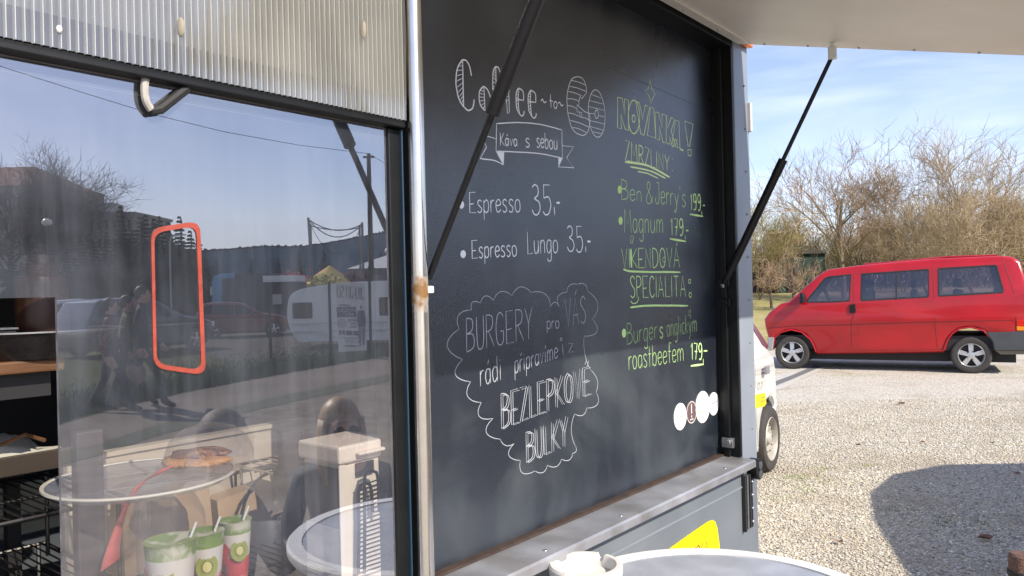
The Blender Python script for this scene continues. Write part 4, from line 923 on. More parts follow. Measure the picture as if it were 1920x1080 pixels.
def car(root, M, outline, width, belt, windows, paint, taper=.16, wheels=(), wr=.31, glass=None, tint=False, edge=.06, interior=True, wheel_style='alloy', seams=(), wmat=None, far_windows=True, narrow=None):
    # local x along the car, z up, y=0 near side ... y=width far side ; M local->world
    glass = glass or m_carglass
    def sh(x, y, z):
        t = max(0, z - belt(x)) * taper
        if narrow: t += narrow(x)
        k = y / width; return M @ Vector((x, y + t * (1 - 2 * k), z))
    if area(outline) < 0: outline = outline[::-1]
    b = MB(); ins = [(edge, 0), (edge * .45, .012), (edge * .12, .045), (0, .11)]
    loops = [(inset(outline, d), y) for d, y in ins] + [(inset(outline, d), width - y) for d, y in reversed(ins)]
    k = len(outline); vs = []; fs = []
    for lp, y in loops: vs += [sh(p[0], y, p[1]) for p in lp]
    for i in range(len(loops) - 1):
        for j in range(k): fs.append((i * k + j, i * k + (j + 1) % k, (i + 1) * k + (j + 1) % k, (i + 1) * k + j))
    b.add(vs, fs)
    base = loops[0][0]
    up = clip(base, lambda p: p[1] - belt(p[0])); lo = clip(base, lambda p: belt(p[0]) - p[1])
    for y, win in ((0, windows), (width, windows if far_windows else [])):
        for poly, holes in ((up, win), (lo, [])):
            lp = [poly] + [list(h) for h in holes]; flat = [p for l in lp for p in l]
            tri = tessellate_polygon([[Vector((p[0], p[1], 0)) for p in l] for l in lp]); b.add([sh(p[0], y, p[1]) for p in flat], tri)
    body = b.build('body', paint, root, smooth=True)
    for y, lab in ((.012, 0), (width - .012, 1)):
        for h in windows:
            g = MB(); g.add([sh(p[0], y, p[1]) for p in h], tessellate_polygon([[Vector((p[0], p[1], 0)) for p in h]])); g.build('window', glass, root, fix=False)
            if not lab:
                g = MB(); hi_ = inset(h, .022); kk = len(h)
                g.add([sh(p[0], -.003, p[1]) for p in h] + [sh(p[0], -.003, p[1]) for p in hi_], [(i, (i + 1) % kk, kk + (i + 1) % kk, kk + i) for i in range(kk)]); g.build('window_rubber', m_rubber, root, fix=False)
    # underbody and wheel wells
    xs = [p[0] for p in outline]; x0, x1 = min(xs) + .25, max(xs) - .25
    g = MB()
    g.box(((x0 + x1) / 2, width / 2, wr * 1.02), (x1 - x0, width - .5, wr * .9)); g.box(((x0 + x1) / 2, width / 2, wr * 1.2), (x1 - x0, width - .16, .05)) if 0 else None
    for wx in wheels: g.box((wx, width / 2, wr * 1.65), (wr * 2.5, width - .12, wr * .8))
    g.build('underbody', m_rubber, root, M=M)
    if interior:
        g = MB(); g.box(((x0 + x1) / 2, width / 2, belt(0) - .30), (x1 - x0 - .1, width - .24, .34)); g.build('cabin_floor', m_dark, root, M=M)
    yax = (M.to_3x3() @ Vector((0, 1, 0))).normalized()
    rimm = wmat or mat('alloy_wheel_paint', (.55, .56, .58), .3, .7, var=.1, vs=20)
    for wx in wheels:
        for side in (0, 1):
            wy = .10 if side == 0 else width - .10; ax = -yax if side == 0 else yax; c_ = M @ Vector((wx, wy, wr))
            g = MB(); g.lathe([(wr * .62, -.09), (wr * .93, -.10), (wr * .995, -.07), (wr, 0), (wr * .995, .07), (wr * .93, .10), (wr * .80, .108), (wr * .66, .096), (wr * .64, .08)], c_, 40, ax, cap=False)
            wo = g.build('wheel', mat('tyre_rubber', (.045, .04, .036), .75, var=.25, vs=12), root, smooth=True)
            g = MB(); g.lathe([(wr * .66, .097), (wr * .645, .103), (wr * .60, .085), (wr * .585, .02)], c_, 32, ax, cap=False); g.build('rim', rimm if side == 0 or 1 else m_dark, wo, smooth=True)
            Q = ax.to_track_quat('Z', 'Y').to_matrix()
            if side == 0:
                if wheel_style == 'alloy':
                    g = MB()
                    g.lathe([(wr * .58, .022), (0, .0215)], c_, 24, ax); g.build('brake_shadow_disc', m_rubber, wo)
                    g = MB()
                    for s5 in range(5):
                        a_ = 2 * math.pi * s5 / 5 + .32
                        prof_ = [(wr * .04, wr * .08), (wr * .25, wr * .11), (wr * .62, wr * .125), (wr * .63, 0), (wr * .62, -wr * .125), (wr * .25, -wr * .11), (wr * .04, -wr * .08)]
                        def ff(u, v, w, a_=a_): return c_ + Q @ Vector((u * math.cos(a_) - v * math.sin(a_), u * math.sin(a_) + v * math.cos(a_), w + .012 * (1 - u / wr)))
                        g.prism(prof_, .045, .082, ff)
                    g.build('spokes', rimm, wo)
                    g = MB(); g.lathe([(0, .100), (wr * .10, .098), (wr * .17, .092), (wr * .18, .05)], c_, 20, ax)
                    g.build('hub', rimm, wo, smooth=True)
                    g = MB()
                    for s5 in range(5):
                        a_ = 2 * math.pi * s5 / 5; g.ball(c_ + Q @ Vector((wr * .22 * math.cos(a_), wr * .22 * math.sin(a_), .093)), wr * .03, 8, 6)
                    g.build('wheel_bolts', m_black, wo, smooth=True)
                else:
                    g = MB(); g.lathe([(wr * .605, .085), (wr * .60, .05), (wr * .52, .03), (wr * .45, .065), (wr * .34, .07), (wr * .22, .055), (wr * .16, .085), (wr * .08, .095), (0, .096)], c_, 32, ax, cap=False); g.build('steel_disc', rimm, wo, smooth=True)
                    g = MB()
                    for s5 in range(10):
                        a_ = 2 * math.pi * s5 / 10; g.ball(c_ + Q @ Vector((wr * .40 * math.cos(a_), wr * .40 * math.sin(a_), .067)), (wr * .045, wr * .045, wr * .02), 8, 6)
                    g.build('wheel_holes', m_rubber, wo, smooth=True)
    for st, w_ in seams:
        g = MB(); ridge(g, st, w_, .002, lambda u, v, h: sh(u, -h - .0008, v)); g.build('panel_seam', mat('dark_seam_' + paint.name, tuple(c * .25 for c in paint.node_tree.nodes['Principled BSDF'].inputs['Base Color'].default_value[:3]), .5), root)
    return body, sh
# ---- red van: near side plane through the two tyre contacts
PF = on_ground(1486, 692); PR = on_ground(1822, 700.5)
ax = (PF - PR).normalized(); ay = Vector((0, 0, 1)).cross(ax); ay = ay if ay.y > 0 else -ay
ORG = PR - ay * 0.0
VM = Matrix(((ax.x, ay.x, 0, ORG.x), (ax.y, ay.y, 0, ORG.y), (0, 0, 1, 0), (0, 0, 0, 1)))
def side(px, py):
    r = ray(px, py); t = (ORG - CAM).dot(ay) / r.dot(ay); p = CAM + r * t - ORG; return (p.dot(ax), p.z)
WBASE = (PF - PR).length
print('wheelbase', WBASE, PF, PR)
vz = z2(1400, 440, 3.692)
ol = [(118, 585), (150, 540), (235, 475), (290, 463), (395, 365), (505, 268), (560, 240), (760, 212), (1280, 165), (1770, 143), (1850, 150), (1905, 185), (1945, 350), (1975, 560), (1990, 665), (2000, 790), (1960, 805), (1712, 803),
      (1705, 760), (1685, 715), (1640, 668), (1595, 650), (1550, 644), (1505, 646), (1470, 656), (1425, 685), (1395, 725), (1378, 770), (1366, 818), (1200, 822), (480, 830), (462, 770), (440, 730), (412, 698), (380, 680), (345, 668), (305, 664), (270, 668), (238, 682), (212, 702), (195, 735), (186, 790), (160, 800), (150, 740), (143, 710), (125, 640)]
olp = [side(*p) for p in vz(ol)]
win = [[(415, 472), (412, 452), (470, 380), (530, 303), (560, 288), (722, 272), (713, 462), (600, 470)], [(788, 268), (1255, 236), (1264, 244), (1264, 425), (1250, 436), (795, 460), (787, 452)], [(1322, 240), (1332, 230), (1725, 207), (1738, 214), (1782, 385), (1774, 405), (1335, 430), (1324, 420)]]
wins = [[side(*p) for p in vz(w)] for w in win]
ba = side(*vz([(405, 492)])[0]); bb = side(*vz([(1800, 425)])[0])
beltf = lambda x: ba[1] + (bb[1] - ba[1]) * (x - ba[0]) / (bb[0] - ba[0]) - .01
m_red = mat('red_van_paint', (.37, .003, .008), .25, coat=.35, var=.14, vs=2.5, bump=.015, bs=3)
lines = [([(740, 262), (738, 480), (738, 560), (725, 600), (722, 700), (730, 795)], .012), ([(768, 625), (774, 690), (722, 692)], .008), ([(1290, 215), (1298, 440), (1302, 620), (1322, 790)], .012), ([(150, 648), (340, 632), (720, 622), (1300, 604), (1860, 592)], .014), ([(345, 480), (345, 630)], .010), ([(1775, 160), (1850, 400), (1862, 590), (1864, 665)], .014), ([(780, 800), (1360, 795)], .008)]
van = thing('passenger_van', 'red passenger van with silver five-spoke wheels parked on the gravel', 'van', ORG)
body, vsh = car(van, VM, olp, 1.80, beltf, wins, m_red, taper=.20, wheels=(0.0, WBASE), wr=.312, seams=[([side(*p) for p in vz(l)], w) for l, w in lines])
sv = lambda x, y: side(*vz([(x, y)])[0])
def vplate(pts, y0, y1, name, m, par=van, bevel=.006):
    g = MB(); g.prism([sv(*p) for p in pts], y0, y1, lambda u, v, w: vsh(u, w, v)); return g.build(name, m, par, bevel=bevel)
m_bump = mat('dark_grey_bumper', (.055, .06, .065), .5, var=.15, vs=6)
vplate([(1655, 676), (1992, 668), (2005, 700), (2000, 800), (1712, 800), (1700, 740)], -.035, .25, 'rear_bumper', m_bump, bevel=.02)
vplate([(1720, 803), (1950, 803), (1940, 830), (1760, 830)], .03, 1.7, 'rear_valance', mat('dusty_underside', (.18, .16, .12), .8))
vplate([(143, 712), (195, 710), (186, 742), (180, 795), (160, 805), (148, 780)], -.015, .3, 'front_bumper', mat('pale_grey_bumper', (.3, .31, .32), .5), bevel=.012)
vplate([(1868, 595), (1925, 590), (1925, 635), (1868, 632)], -.01, .12, 'tail_light', mat('red_lens', (.6, .02, .01), .15), bevel=.006)
vplate([(1868, 634), (1925, 637), (1925, 664), (1870, 664)], -.01, .12, 'indicator_light', mat('amber_lens', (.85, .28, .02), .15), bevel=.006)
vplate([(712, 484), (752, 480), (756, 540), (712, 543)], -.02, -.004, 'door_handle', m_black, bevel=.006)
vplate([(1030, 252), (1040, 252), (1040, 448), (1030, 448)], -.012, .012, 'window_divider', m_rubber, bevel=.001)
vplate([(372, 405), (395, 400), (410, 430), (408, 470), (375, 478)], -.22, -.03, 'door_mirror', m_black, bevel=.02)
# arch lips
for cx_, ar in ((0, [(1366, 800), (1378, 762), (1395, 720), (1425, 682), (1470, 652), (1550, 640), (1640, 664), (1680, 708)]), (1, [(195, 715), (212, 696), (238, 676), (305, 658), (380, 674), (440, 724), (465, 770), (480, 812)])):
    g = MB(); g.tube([vsh(*(lambda p: (p[0], -.004, p[1]))(sv(*q_))) for q_ in ar], .016, 8); g.build('arch_lip', m_red, van, smooth=True)
# windscreen and rear window, as glass set on the body
def crossglass(p0, p1, name, m, off, y0=.16, y1=1.64):
    a, c = sv(*p0), sv(*p1); n = Vector((-(c[1] - a[1]), c[0] - a[0])).normalized() * off
    g = MB(); g.add([vsh(a[0] + n[0], y0, a[1] + n[1]), vsh(a[0] + n[0], y1, a[1] + n[1]), vsh(c[0] + n[0], y1 - .05, c[1] + n[1]), vsh(c[0] + n[0], y0 + .05, c[1] + n[1])], [(0, 1, 2, 3)]); return g.build(name, m, van, fix=False)
m_glsolid = mat('dark_reflecting_glass', (.02, .025, .035), .05, spec=1.0)
crossglass((300, 455), (500, 275), 'windscreen', m_glsolid, .006 if 1 else 0); crossglass((300, 455), (500, 275), 'windscreen', m_glsolid, -.006)
crossglass((1908, 200), (1942, 390), 'rear_window', m_glsolid, -.008); crossglass((1908, 200), (1942, 390), 'rear_window', m_glsolid, .008)
# seats, wheel
m_seat = mat('dark_seat_fabric', (.03, .03, .035), .8)
for (xx, y0) in ((810, .3), (810, 1.1), (1130, .3), (1130, .8), (1130, 1.3), (1450, .3), (1450, 1.2)):
    sx, sz = sv(xx + 30, 440); g = MB(); g.box((sx, y0 + .12, sz - .1), (.12, .44, .5)); st = g.build('seat', m_seat, van, M=VM, bevel=.04)
    g = MB(); g.box((sx + .01, y0 + .12, sz + .26), (.09, .26, .16)); g.build('headrest', m_seat, st, M=VM, bevel=.03)
sx, sz = sv(540, 430); g = MB(); g.tube([VM @ Vector((sx + .15 * .5 * math.sin(a), .5 + .19 * math.cos(a), sz + .17 * math.sin(a))) for a in [i * math.pi / 10 for i in range(21)]], .014, 8); g.build('steering_wheel', m_black, van, smooth=True)
# roof rails as low ribs
g = MB(); g.tube([vsh(*(lambda p: (p[0], .25, p[1] + .005))(sv(*q_))) for q_ in [(800, 206), (1000, 190), (1400, 153), (1750, 141)]], .018, 8); g.build('roof_gutter', m_red, van, smooth=True)

# ---- white small car, side plane nearly along the trailer
CW = on_ground(1449, 885); cax = Vector((math.sin(R(33.5)), math.cos(R(33.5)), 0)); cay = Vector((-cax.y, cax.x, 0))
CM = Matrix(((cax.x, cay.x, 0, CW.x), (cax.y, cay.y, 0, CW.y), (0, 0, 1, 0), (0, 0, 0, 1)))
print('white car', CW)
wr = .285
arch = lambda cx, r_=.345, n=10: [(cx + r_ * math.cos(math.pi * i / n), .285 + r_ * math.sin(math.pi * i / n) * 1.0) for i in range(n + 1)]
# x=0 front wheel centre, car faces +x
olw = [(.37, .30), (.41, .42), (.42, .58), (.39, .74), (.30, .90), (.18, 1.03), (.04, 1.10), (-.10, 1.20), (-.28, 1.38), (-.42, 1.46), (-.9, 1.50), (-1.4, 1.50), (-2.3, 1.49), (-2.72, 1.42), (-2.86, 1.15), (-2.92, .9), (-2.95, .55), (-2.9, .3)]
olw += [(-2.38 - .345 * math.cos(math.pi * i / 10), .285 + .345 * math.sin(math.pi * i / 10)) for i in range(11)] + [(-2.38 + .345, .22), (-.345, .22)] + [(-.345 * math.cos(math.pi * i / 10), .285 + .345 * math.sin(math.pi * i / 10)) for i in range(11)] + [(.345, .28)]
ww = [[(-.48, 1.03), (-.60, 1.36), (-1.05, 1.41), (-1.05, .99)], [(-1.13, .99), (-1.13, 1.41), (-1.95, 1.42), (-2.0, .99)], [(-2.1, .99), (-2.1, 1.41), (-2.55, 1.38), (-2.65, 1.0)]]
m_whitecar = mat('white_car_paint', (.74, .73, .70), .25, coat=.5)
wc = thing('small_white_car', 'small white car with yellow sticker half hidden behind the trailer corner', 'car', CW)
body, csh = car(wc, CM, olw, 1.56, lambda x: .96, ww, m_whitecar, taper=.28, wheels=(0.0, -2.38), wr=wr, wheel_style='steel', wmat=mat('dusty_cream_rim', (.42, .39, .34), .5, .2, var=.15, vs=12), narrow=lambda x: max(0, x + .05) ** 2 * .30,
              seams=[([(-.42, .98), (-.45, .5), (-.42, .3)], .008), ([(-1.09, .98), (-1.1, .3)], .008)])
def cplate(pts, y0, y1, name, m, bevel=.006, M=csh):
    g = MB(); g.prism(pts, y0, y1, lambda u, v, w: csh(u, w, v)); return g.build(name, m, wc, bevel=bevel)
g = MB(); g.add([csh(.06, .14, 1.11), csh(.06, 1.42, 1.11), csh(-.32, 1.35, 1.42), csh(-.32, .2, 1.42)], [(0, 1, 2, 3)]); g.v = [p + cax * .03 for p in g.v]; g.build('rear_window', m_glsolid, wc, fix=False)
cplate([(-.36, 1.405), (-.27, 1.395), (.10, 1.08), (.02, 1.055), (-.09, 1.10)], -.006, .08, 'tail_light', mat('dark_maroon_lens', (.10, .01, .02), .15), .004)
cplate([(-.20, .86), (-.10, .86), (-.10, .93), (-.20, .93)], -.025, -.004, 'door_handle', mat('grey_handle', (.2, .2, .22), .4), .006)
cplate([(.12, .42), (.43, .44), (.44, .56), (.36, .58)], -.004, .2, 'rear_bumper', m_whitecar, .01)
s0c = lambda px, py: (lambda r: (lambda p: (p.dot(cax), p.z))(CAM + r * ((CW - CAM).dot(cay) / r.dot(cay)) - CW))(ray(px, py))
yl = cplate([s0c(1405, 742), s0c(1434, 736), s0c(1436, 757), s0c(1432, 762), s0c(1405, 768)], -.004, -.0015, 'yellow_door_sticker', m_yel, 0)
g = MB()
for ln in ((1425, 746, 1433, 744), (1425, 753, 1433, 751)): ridge(g, [s0c(ln[0], ln[1]), s0c(ln[2], ln[3])], .02, .001, lambda u, v, h: csh(u, -.0045 - h, v))
g.build('sticker_print', mat('orange_ink', (.7, .25, .02), .6), yl)
g = MB()
for st in strokes_text('21 02', 1412, 728, 1436, 724, 12, 12): ridge(g, [s0c(x, y) for x, y in st], .02, .001, lambda u, v, h: csh(u, -.002 - h, v))
g.build('door_number', mat('faded_grey_print', (.42, .42, .36), .6), wc)
g = MB(); g.box((-1.3, .78, .9), (2.4, 1.3, .2)); g.build('cabin_tub', m_dark, wc, M=CM)
# ================================================================== GROUND
import numpy as np
rng = np.random.default_rng(5)
def ground_mat():
    m = bpy.data.materials.new('gravel_lot'); m.use_nodes = True; t = m.node_tree; b = t.nodes['Principled BSDF']; N = t.nodes.new; K = t.links.new
    g = N('ShaderNodeNewGeometry')
    v = N('ShaderNodeTexVoronoi'); v.inputs['Scale'].default_value = 55; K(g.outputs['Position'], v.inputs['Vector'])
    r = N('ShaderNodeValToRGB'); e = r.color_ramp.elements; e[0].position = 0; e[0].color = (.32, .30, .255, 1); e[1].position = 1; e[1].color = (.66, .62, .54, 1)
    x = r.color_ramp.elements.new(.5); x.color = (.50, .465, .395, 1)
    sp = N('ShaderNodeSeparateColor'); K(v.outputs['Color'], sp.inputs[0]); K(sp.outputs[0], r.inputs[0])
    n = N('ShaderNodeTexNoise'); n.inputs['Scale'].default_value = .9; n.inputs['Detail'].default_value = 7; n.inputs['Roughness'].default_value = .6; K(g.outputs['Position'], n.inputs['Vector'])
    r2 = N('ShaderNodeValToRGB'); r2.color_ramp.elements[0].position = .52; r2.color_ramp.elements[1].position = .66; K(n.outputs['Fac'], r2.inputs[0])
    mx = N('ShaderNodeMix'); mx.data_type = 'RGBA'; mx.inputs['B'].default_value = (.36, .30, .225, 1); mm = N('ShaderNodeMath'); mm.operation = 'MULTIPLY'; mm.inputs[1].default_value = .6; K(r2.outputs[0], mm.inputs[0]); K(mm.outputs[0], mx.inputs['Factor']); K(r.outputs[0], mx.inputs['A'])
    n3 = N('ShaderNodeTexNoise'); n3.inputs['Scale'].default_value = 1.7; n3.inputs['Detail'].default_value = 6; K(g.outputs['Position'], n3.inputs['Vector'])
    r3 = N('ShaderNodeValToRGB'); r3.color_ramp.elements[0].position = .70; r3.color_ramp.elements[1].position = .76; K(n3.outputs['Fac'], r3.inputs[0])
    mx2 = N('ShaderNodeMix'); mx2.data_type = 'RGBA'; mx2.inputs['B'].default_value = (.16, .20, .06, 1); K(r3.outputs[0], mx2.inputs['Factor']); K(mx.outputs['Result'], mx2.inputs['A'])
    K(mx2.outputs['Result'], b.inputs['Base Color']); b.inputs['Roughness'].default_value = .95; b.inputs['Specular IOR Level'].default_value = .2
    bp = N('ShaderNodeBump'); bp.inputs['Strength'].default_value = .9; bp.inputs['Distance'].default_value = .012; K(v.outputs['Distance'], bp.inputs['Height']); bp.invert = True; K(bp.outputs[0], b.inputs['Normal'])
    return m
m_grav = ground_mat()
b = MB(); b.add([(-1500, -1500, 0), (1500, -1500, 0), (1500, 1500, 0), (-1500, 1500, 0)], [(0, 1, 2, 3)]); b.build('ground', m_grav, kind='structure')
m_dry = mat('dry_grass_ground', (.36, .30, .15), .95, spec=.1, col2=(.27, .25, .10), v2s=.5, var=.25, vs=5, bump=.5, bs=20)
# grass bank behind the van
b = MB(); nx, ny = 60, 50; vs = []; fs = []
for i in range(nx + 1):
    for j in range(ny + 1):
        x = -10 + 90 * i / nx; y = 19 + 110 * (j / ny) ** 1.5; t = max(0, min(1, (y - 19.5) / 20)); z = 1.25 * t * t * (3 - 2 * t) + .02 * 0 + .10 * math.sin(x * .5 + y * .3) * t - .03 * (1 - min(1, (y - 19) * 2)) + .015
        vs.append((x, y + .6 * math.sin(x * .8), z))
for i in range(nx):
    for j in range(ny): a = i * (ny + 1) + j; fs.append((a, a + ny + 1, a + ny + 2, a + 1))
b.add(vs, fs); b.build('grass_bank', m_dry, smooth='all', kind='structure', fix=False)
# concrete strip and kerb line by the van
m_conc = mat('pale_concrete', (.46, .44, .40), .85, var=.12, vs=6, bump=.2, bs=30)
def strip(pts, z, name, m, ref=False):
    b = MB(M=MIR if ref else None); P_ = [on_ground(x, y, 0) for x, y in pts]; b.add([(p.x, p.y, z) for p in P_], tessellate_polygon([[Vector((p.x, p.y, 0)) for p in P_]])); return b.build(name, m, kind='structure', fix=False)
strip([(1380, 752), (1470, 728), (1500, 712), (1590, 672), (1572, 668), (1500, 690), (1400, 722)], .005, 'concrete_path', m_conc)
strip([(1400, 745), (1485, 712), (1540, 688), (1528, 686), (1478, 707), (1400, 735)], .009, 'drain_line', mat('grey_drain', (.14, .14, .14), .8))
# loose stones near the camera
def stones(n, y0, y1, smin, smax, name):
    y = np.sqrt(rng.uniform(y0 * y0, y1 * y1, n)); x = y * rng.uniform(.30, .70, n)
    s = rng.uniform(smin, smax, n) * (1 + .9 * rng.random(n) ** 4)
    cube = np.array([(1, 0, 0), (-1, 0, 0), (0, 1, 0), (0, -1, 0), (0, 0, 1), (0, 0, -1)], float) * .62
    V = cube[None] * (1 + rng.uniform(-.42, .42, (n, 6, 3))); V[:, :, 2] *= .62
    a = rng.uniform(0, 6.28, n); ca, sa = np.cos(a), np.sin(a)
    X = (V[:, :, 0] * ca[:, None] - V[:, :, 1] * sa[:, None]) * s[:, None] * 1.25; Y = (V[:, :, 0] * sa[:, None] + V[:, :, 1] * ca[:, None]) * s[:, None]
    tl = rng.uniform(-.5, .5, n)[:, None]
    Z = V[:, :, 2] * s[:, None] + X * tl * .4
    P = np.stack([X + x[:, None], Y + y[:, None], Z + s[:, None] * .16], -1).reshape(-1, 3)
    fq = np.array([(0, 2, 4), (2, 1, 4), (1, 3, 4), (3, 0, 4), (2, 0, 5), (1, 2, 5), (3, 1, 5), (0, 3, 5)])
    V += rng.uniform(-.16, .16, V.shape)
    Fq = (fq[None] + (np.arange(n) * 6)[:, None, None]).reshape(-1, 3)
    me = bpy.data.meshes.new(name); me.vertices.add(len(P)); me.vertices.foreach_set('co', P.ravel()); me.loops.add(Fq.size); me.loops.foreach_set('vertex_index', Fq.ravel().astype(np.int32))
    me.polygons.add(len(Fq)); me.polygons.foreach_set('loop_start', np.arange(0, Fq.size, 3, dtype=np.int32)); me.update(calc_edges=True)
    m = bpy.data.materials.new('gravel_stone'); m.use_nodes = True; t = m.node_tree; bb = t.nodes['Principled BSDF']; g = t.nodes.new('ShaderNodeNewGeometry'); r = t.nodes.new('ShaderNodeValToRGB')
    e = r.color_ramp.elements; e[0].position = 0; e[0].color = (.20, .19, .17, 1); e[1].position = 1; e[1].color = (.80, .77, .70, 1)
    for p_, c_ in ((.15, (.34, .315, .27)), (.5, (.47, .44, .375)), (.75, (.57, .53, .45)), (.92, (.55, .45, .30))): q_ = e.new(p_); q_.color = (*c_, 1)
    nn = t.nodes.new('ShaderNodeTexNoise'); nn.inputs['Scale'].default_value = 1.1; nn.inputs['Detail'].default_value = 6; t.links.new(g.outputs['Position'], nn.inputs['Vector'])
    rr_ = t.nodes.new('ShaderNodeValToRGB'); rr_.color_ramp.elements[0].position = .5; rr_.color_ramp.elements[1].position = .68; rr_.color_ramp.elements[0].color = (0, 0, 0, 1); rr_.color_ramp.elements[1].color = (.7, .7, .7, 1); t.links.new(nn.outputs['Fac'], rr_.inputs[0])
    mx_ = t.nodes.new('ShaderNodeMix'); mx_.data_type = 'RGBA'; mx_.inputs['B'].default_value = (.34, .285, .215, 1); t.links.new(rr_.outputs[0], mx_.inputs['Factor']); t.links.new(r.outputs[0], mx_.inputs['A'])
    t.links.new(g.outputs['Random Per Island'], r.inputs[0]); t.links.new(mx_.outputs['Result'], bb.inputs['Base Color']); bb.inputs['Roughness'].default_value = .9
    me.materials.append(m); o = bpy.data.objects.new(name, me); COL.objects.link(o); tag(o, 'loose pale gravel stones covering the parking ground in front', 'gravel', kind='stuff'); return o
stones(150000, 3.7, 10.5, .0055, .0125, 'gravel_stones')
# leaves, moss
m_leaf = mat('dry_leaf', (.15, .075, .04), .7, var=.3, vs=60)
for i, (px, py, sz) in enumerate(((1846, 1012, .045), (1570, 815, .028), (1610, 836, .03), (1573, 1018, .03), (1730, 830, .026), (1860, 832, .03), (1690, 758, .05), (1905, 890, .03))):
    p = on_ground(px, py, .012); b = MB(); a = i * 1.7; vs = []
    for k in range(10):
        w = k * math.pi / 5; rr_ = sz * (.62 + .38 * abs(math.cos(w * 1.5))) * (1.25 if k == 0 else 1); vs.append(p + Vector((rr_ * math.cos(w + a), .7 * rr_ * math.sin(w + a), .006 + .016 * abs(math.sin(w + .6)) * (sz / .03))))
    vs.append(p + Vector((0, 0, .008))); b.add(vs, [(k, (k + 1) % 10, 10) for k in range(10)])
    lf = b.build('dry_leaf', m_leaf, loc=p, fix=False)
    lab = ['curled reddish brown leaf lying in the shadow at the lower right', 'small brown leaf on sunny gravel right of the white car wheel', 'brown leaf a little right of the one by the white car wheel', 'brown leaf on the sunny gravel left of the large shadow', 'brown leaf on the gravel above the large shadow', 'brown leaf on the gravel, rightmost above the shadow', 'brown leaf farthest back, in front of the red van', 'brown leaf at the top right inside the shadow'][i]
    tag(lf, lab, 'leaf', 'dry leaves on the gravel')
m_moss = mat('moss_green', (.17, .22, .05), .9, var=.3, vs=30)
b = MB()
for (px, py, r_) in ((1515, 905, .22), (1500, 895, .12), (1530, 880, .1), (1510, 922, .08), (1795, 980, .2), (1685, 955, .1), (1600, 704, .4), (1465, 935, .12), (1620, 875, .08)):
    c_ = on_ground(px, py, 0)
    for k in range(int(480 * r_)):
        a = random.uniform(0, 6.28); rr_ = r_ * math.sqrt(random.random()) * random.uniform(.5, 1.3); q = c_ + Vector((rr_ * math.cos(a) * 1.5, rr_ * math.sin(a), .002)); h = random.uniform(.008, .028); d = Vector((random.uniform(-1, 1), random.uniform(-1, 1), 0)) * .008
        b.add([q - Vector((.003, 0, 0)), q + Vector((.003, 0, 0)), q + d + Vector((0, 0, h))], [(0, 1, 2)])
tag(b.build('grass_tufts', m_moss, fix=False), 'small green moss and grass tufts growing through the gravel', 'grass', kind='stuff')
# brown post at the lower right
pb = at(1913, 1060, 3.1); pb.z = 0
t_ = thing('wooden_post', 'short rough brown post at the lower right corner', 'post', pb)
b = MB(); zt_ = at(1913, 1037, 3.1).z; b.lathe([(.045, 0), (.043, zt_ * .6), (.042, zt_ - .01), (.034, zt_), (0, zt_ + .002)], pb + Vector((.0, 0, 0)), 14); b.build('post_body', mat('rough_brown_bark', (.14, .08, .06), .95, var=.4, vs=60, bump=1.0, bs=120), t_, smooth=True)
b = MB(); b.lathe([(.047, zt_ - .09), (.048, zt_ - .07), (.0455, zt_ - .068)], pb, 14); b.build('wire_band', m_rubber, t_, smooth=True)

# ================================================================== BARE TREES
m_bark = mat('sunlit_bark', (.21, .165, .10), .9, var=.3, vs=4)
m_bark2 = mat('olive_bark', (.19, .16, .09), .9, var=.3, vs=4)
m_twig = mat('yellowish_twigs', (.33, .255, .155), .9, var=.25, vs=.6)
m_twig2 = mat('pinkish_brown_twigs', (.34, .24, .15), .9, var=.25, vs=.6)
m_twig3 = mat('olive_green_twigs', (.29, .25, .10), .9, var=.2, vs=.6)
def branch(V, Fc, p, d, ln, r, nseg, sides, rnd, wob, up=0.0):
    pts = [p.copy()]; q = p.copy(); dd = d.copy()
    for i in range(nseg):
        dd = (dd + Vector((rnd.uniform(-1, 1), rnd.uniform(-1, 1), rnd.uniform(-1, 1) + up)) * wob).normalized(); q = q + dd * (ln / nseg); pts.append(q.copy())
    b0 = len(V); k = len(pts)
    a = dd.orthogonal().normalized(); c = dd.cross(a)
    for i, x in enumerate(pts):
        rr = r * (1 - .62 * i / (k - 1))
        for j in range(sides):
            w = 2 * math.pi * j / sides; V.append(x + (a * math.cos(w) + c * math.sin(w)) * rr)
    for i in range(k - 1):
        for j in range(sides): Fc.append((b0 + i * sides + j, b0 + i * sides + (j + 1) % sides, b0 + (i + 1) * sides + (j + 1) % sides, b0 + (i + 1) * sides + j))
    return pts, dd
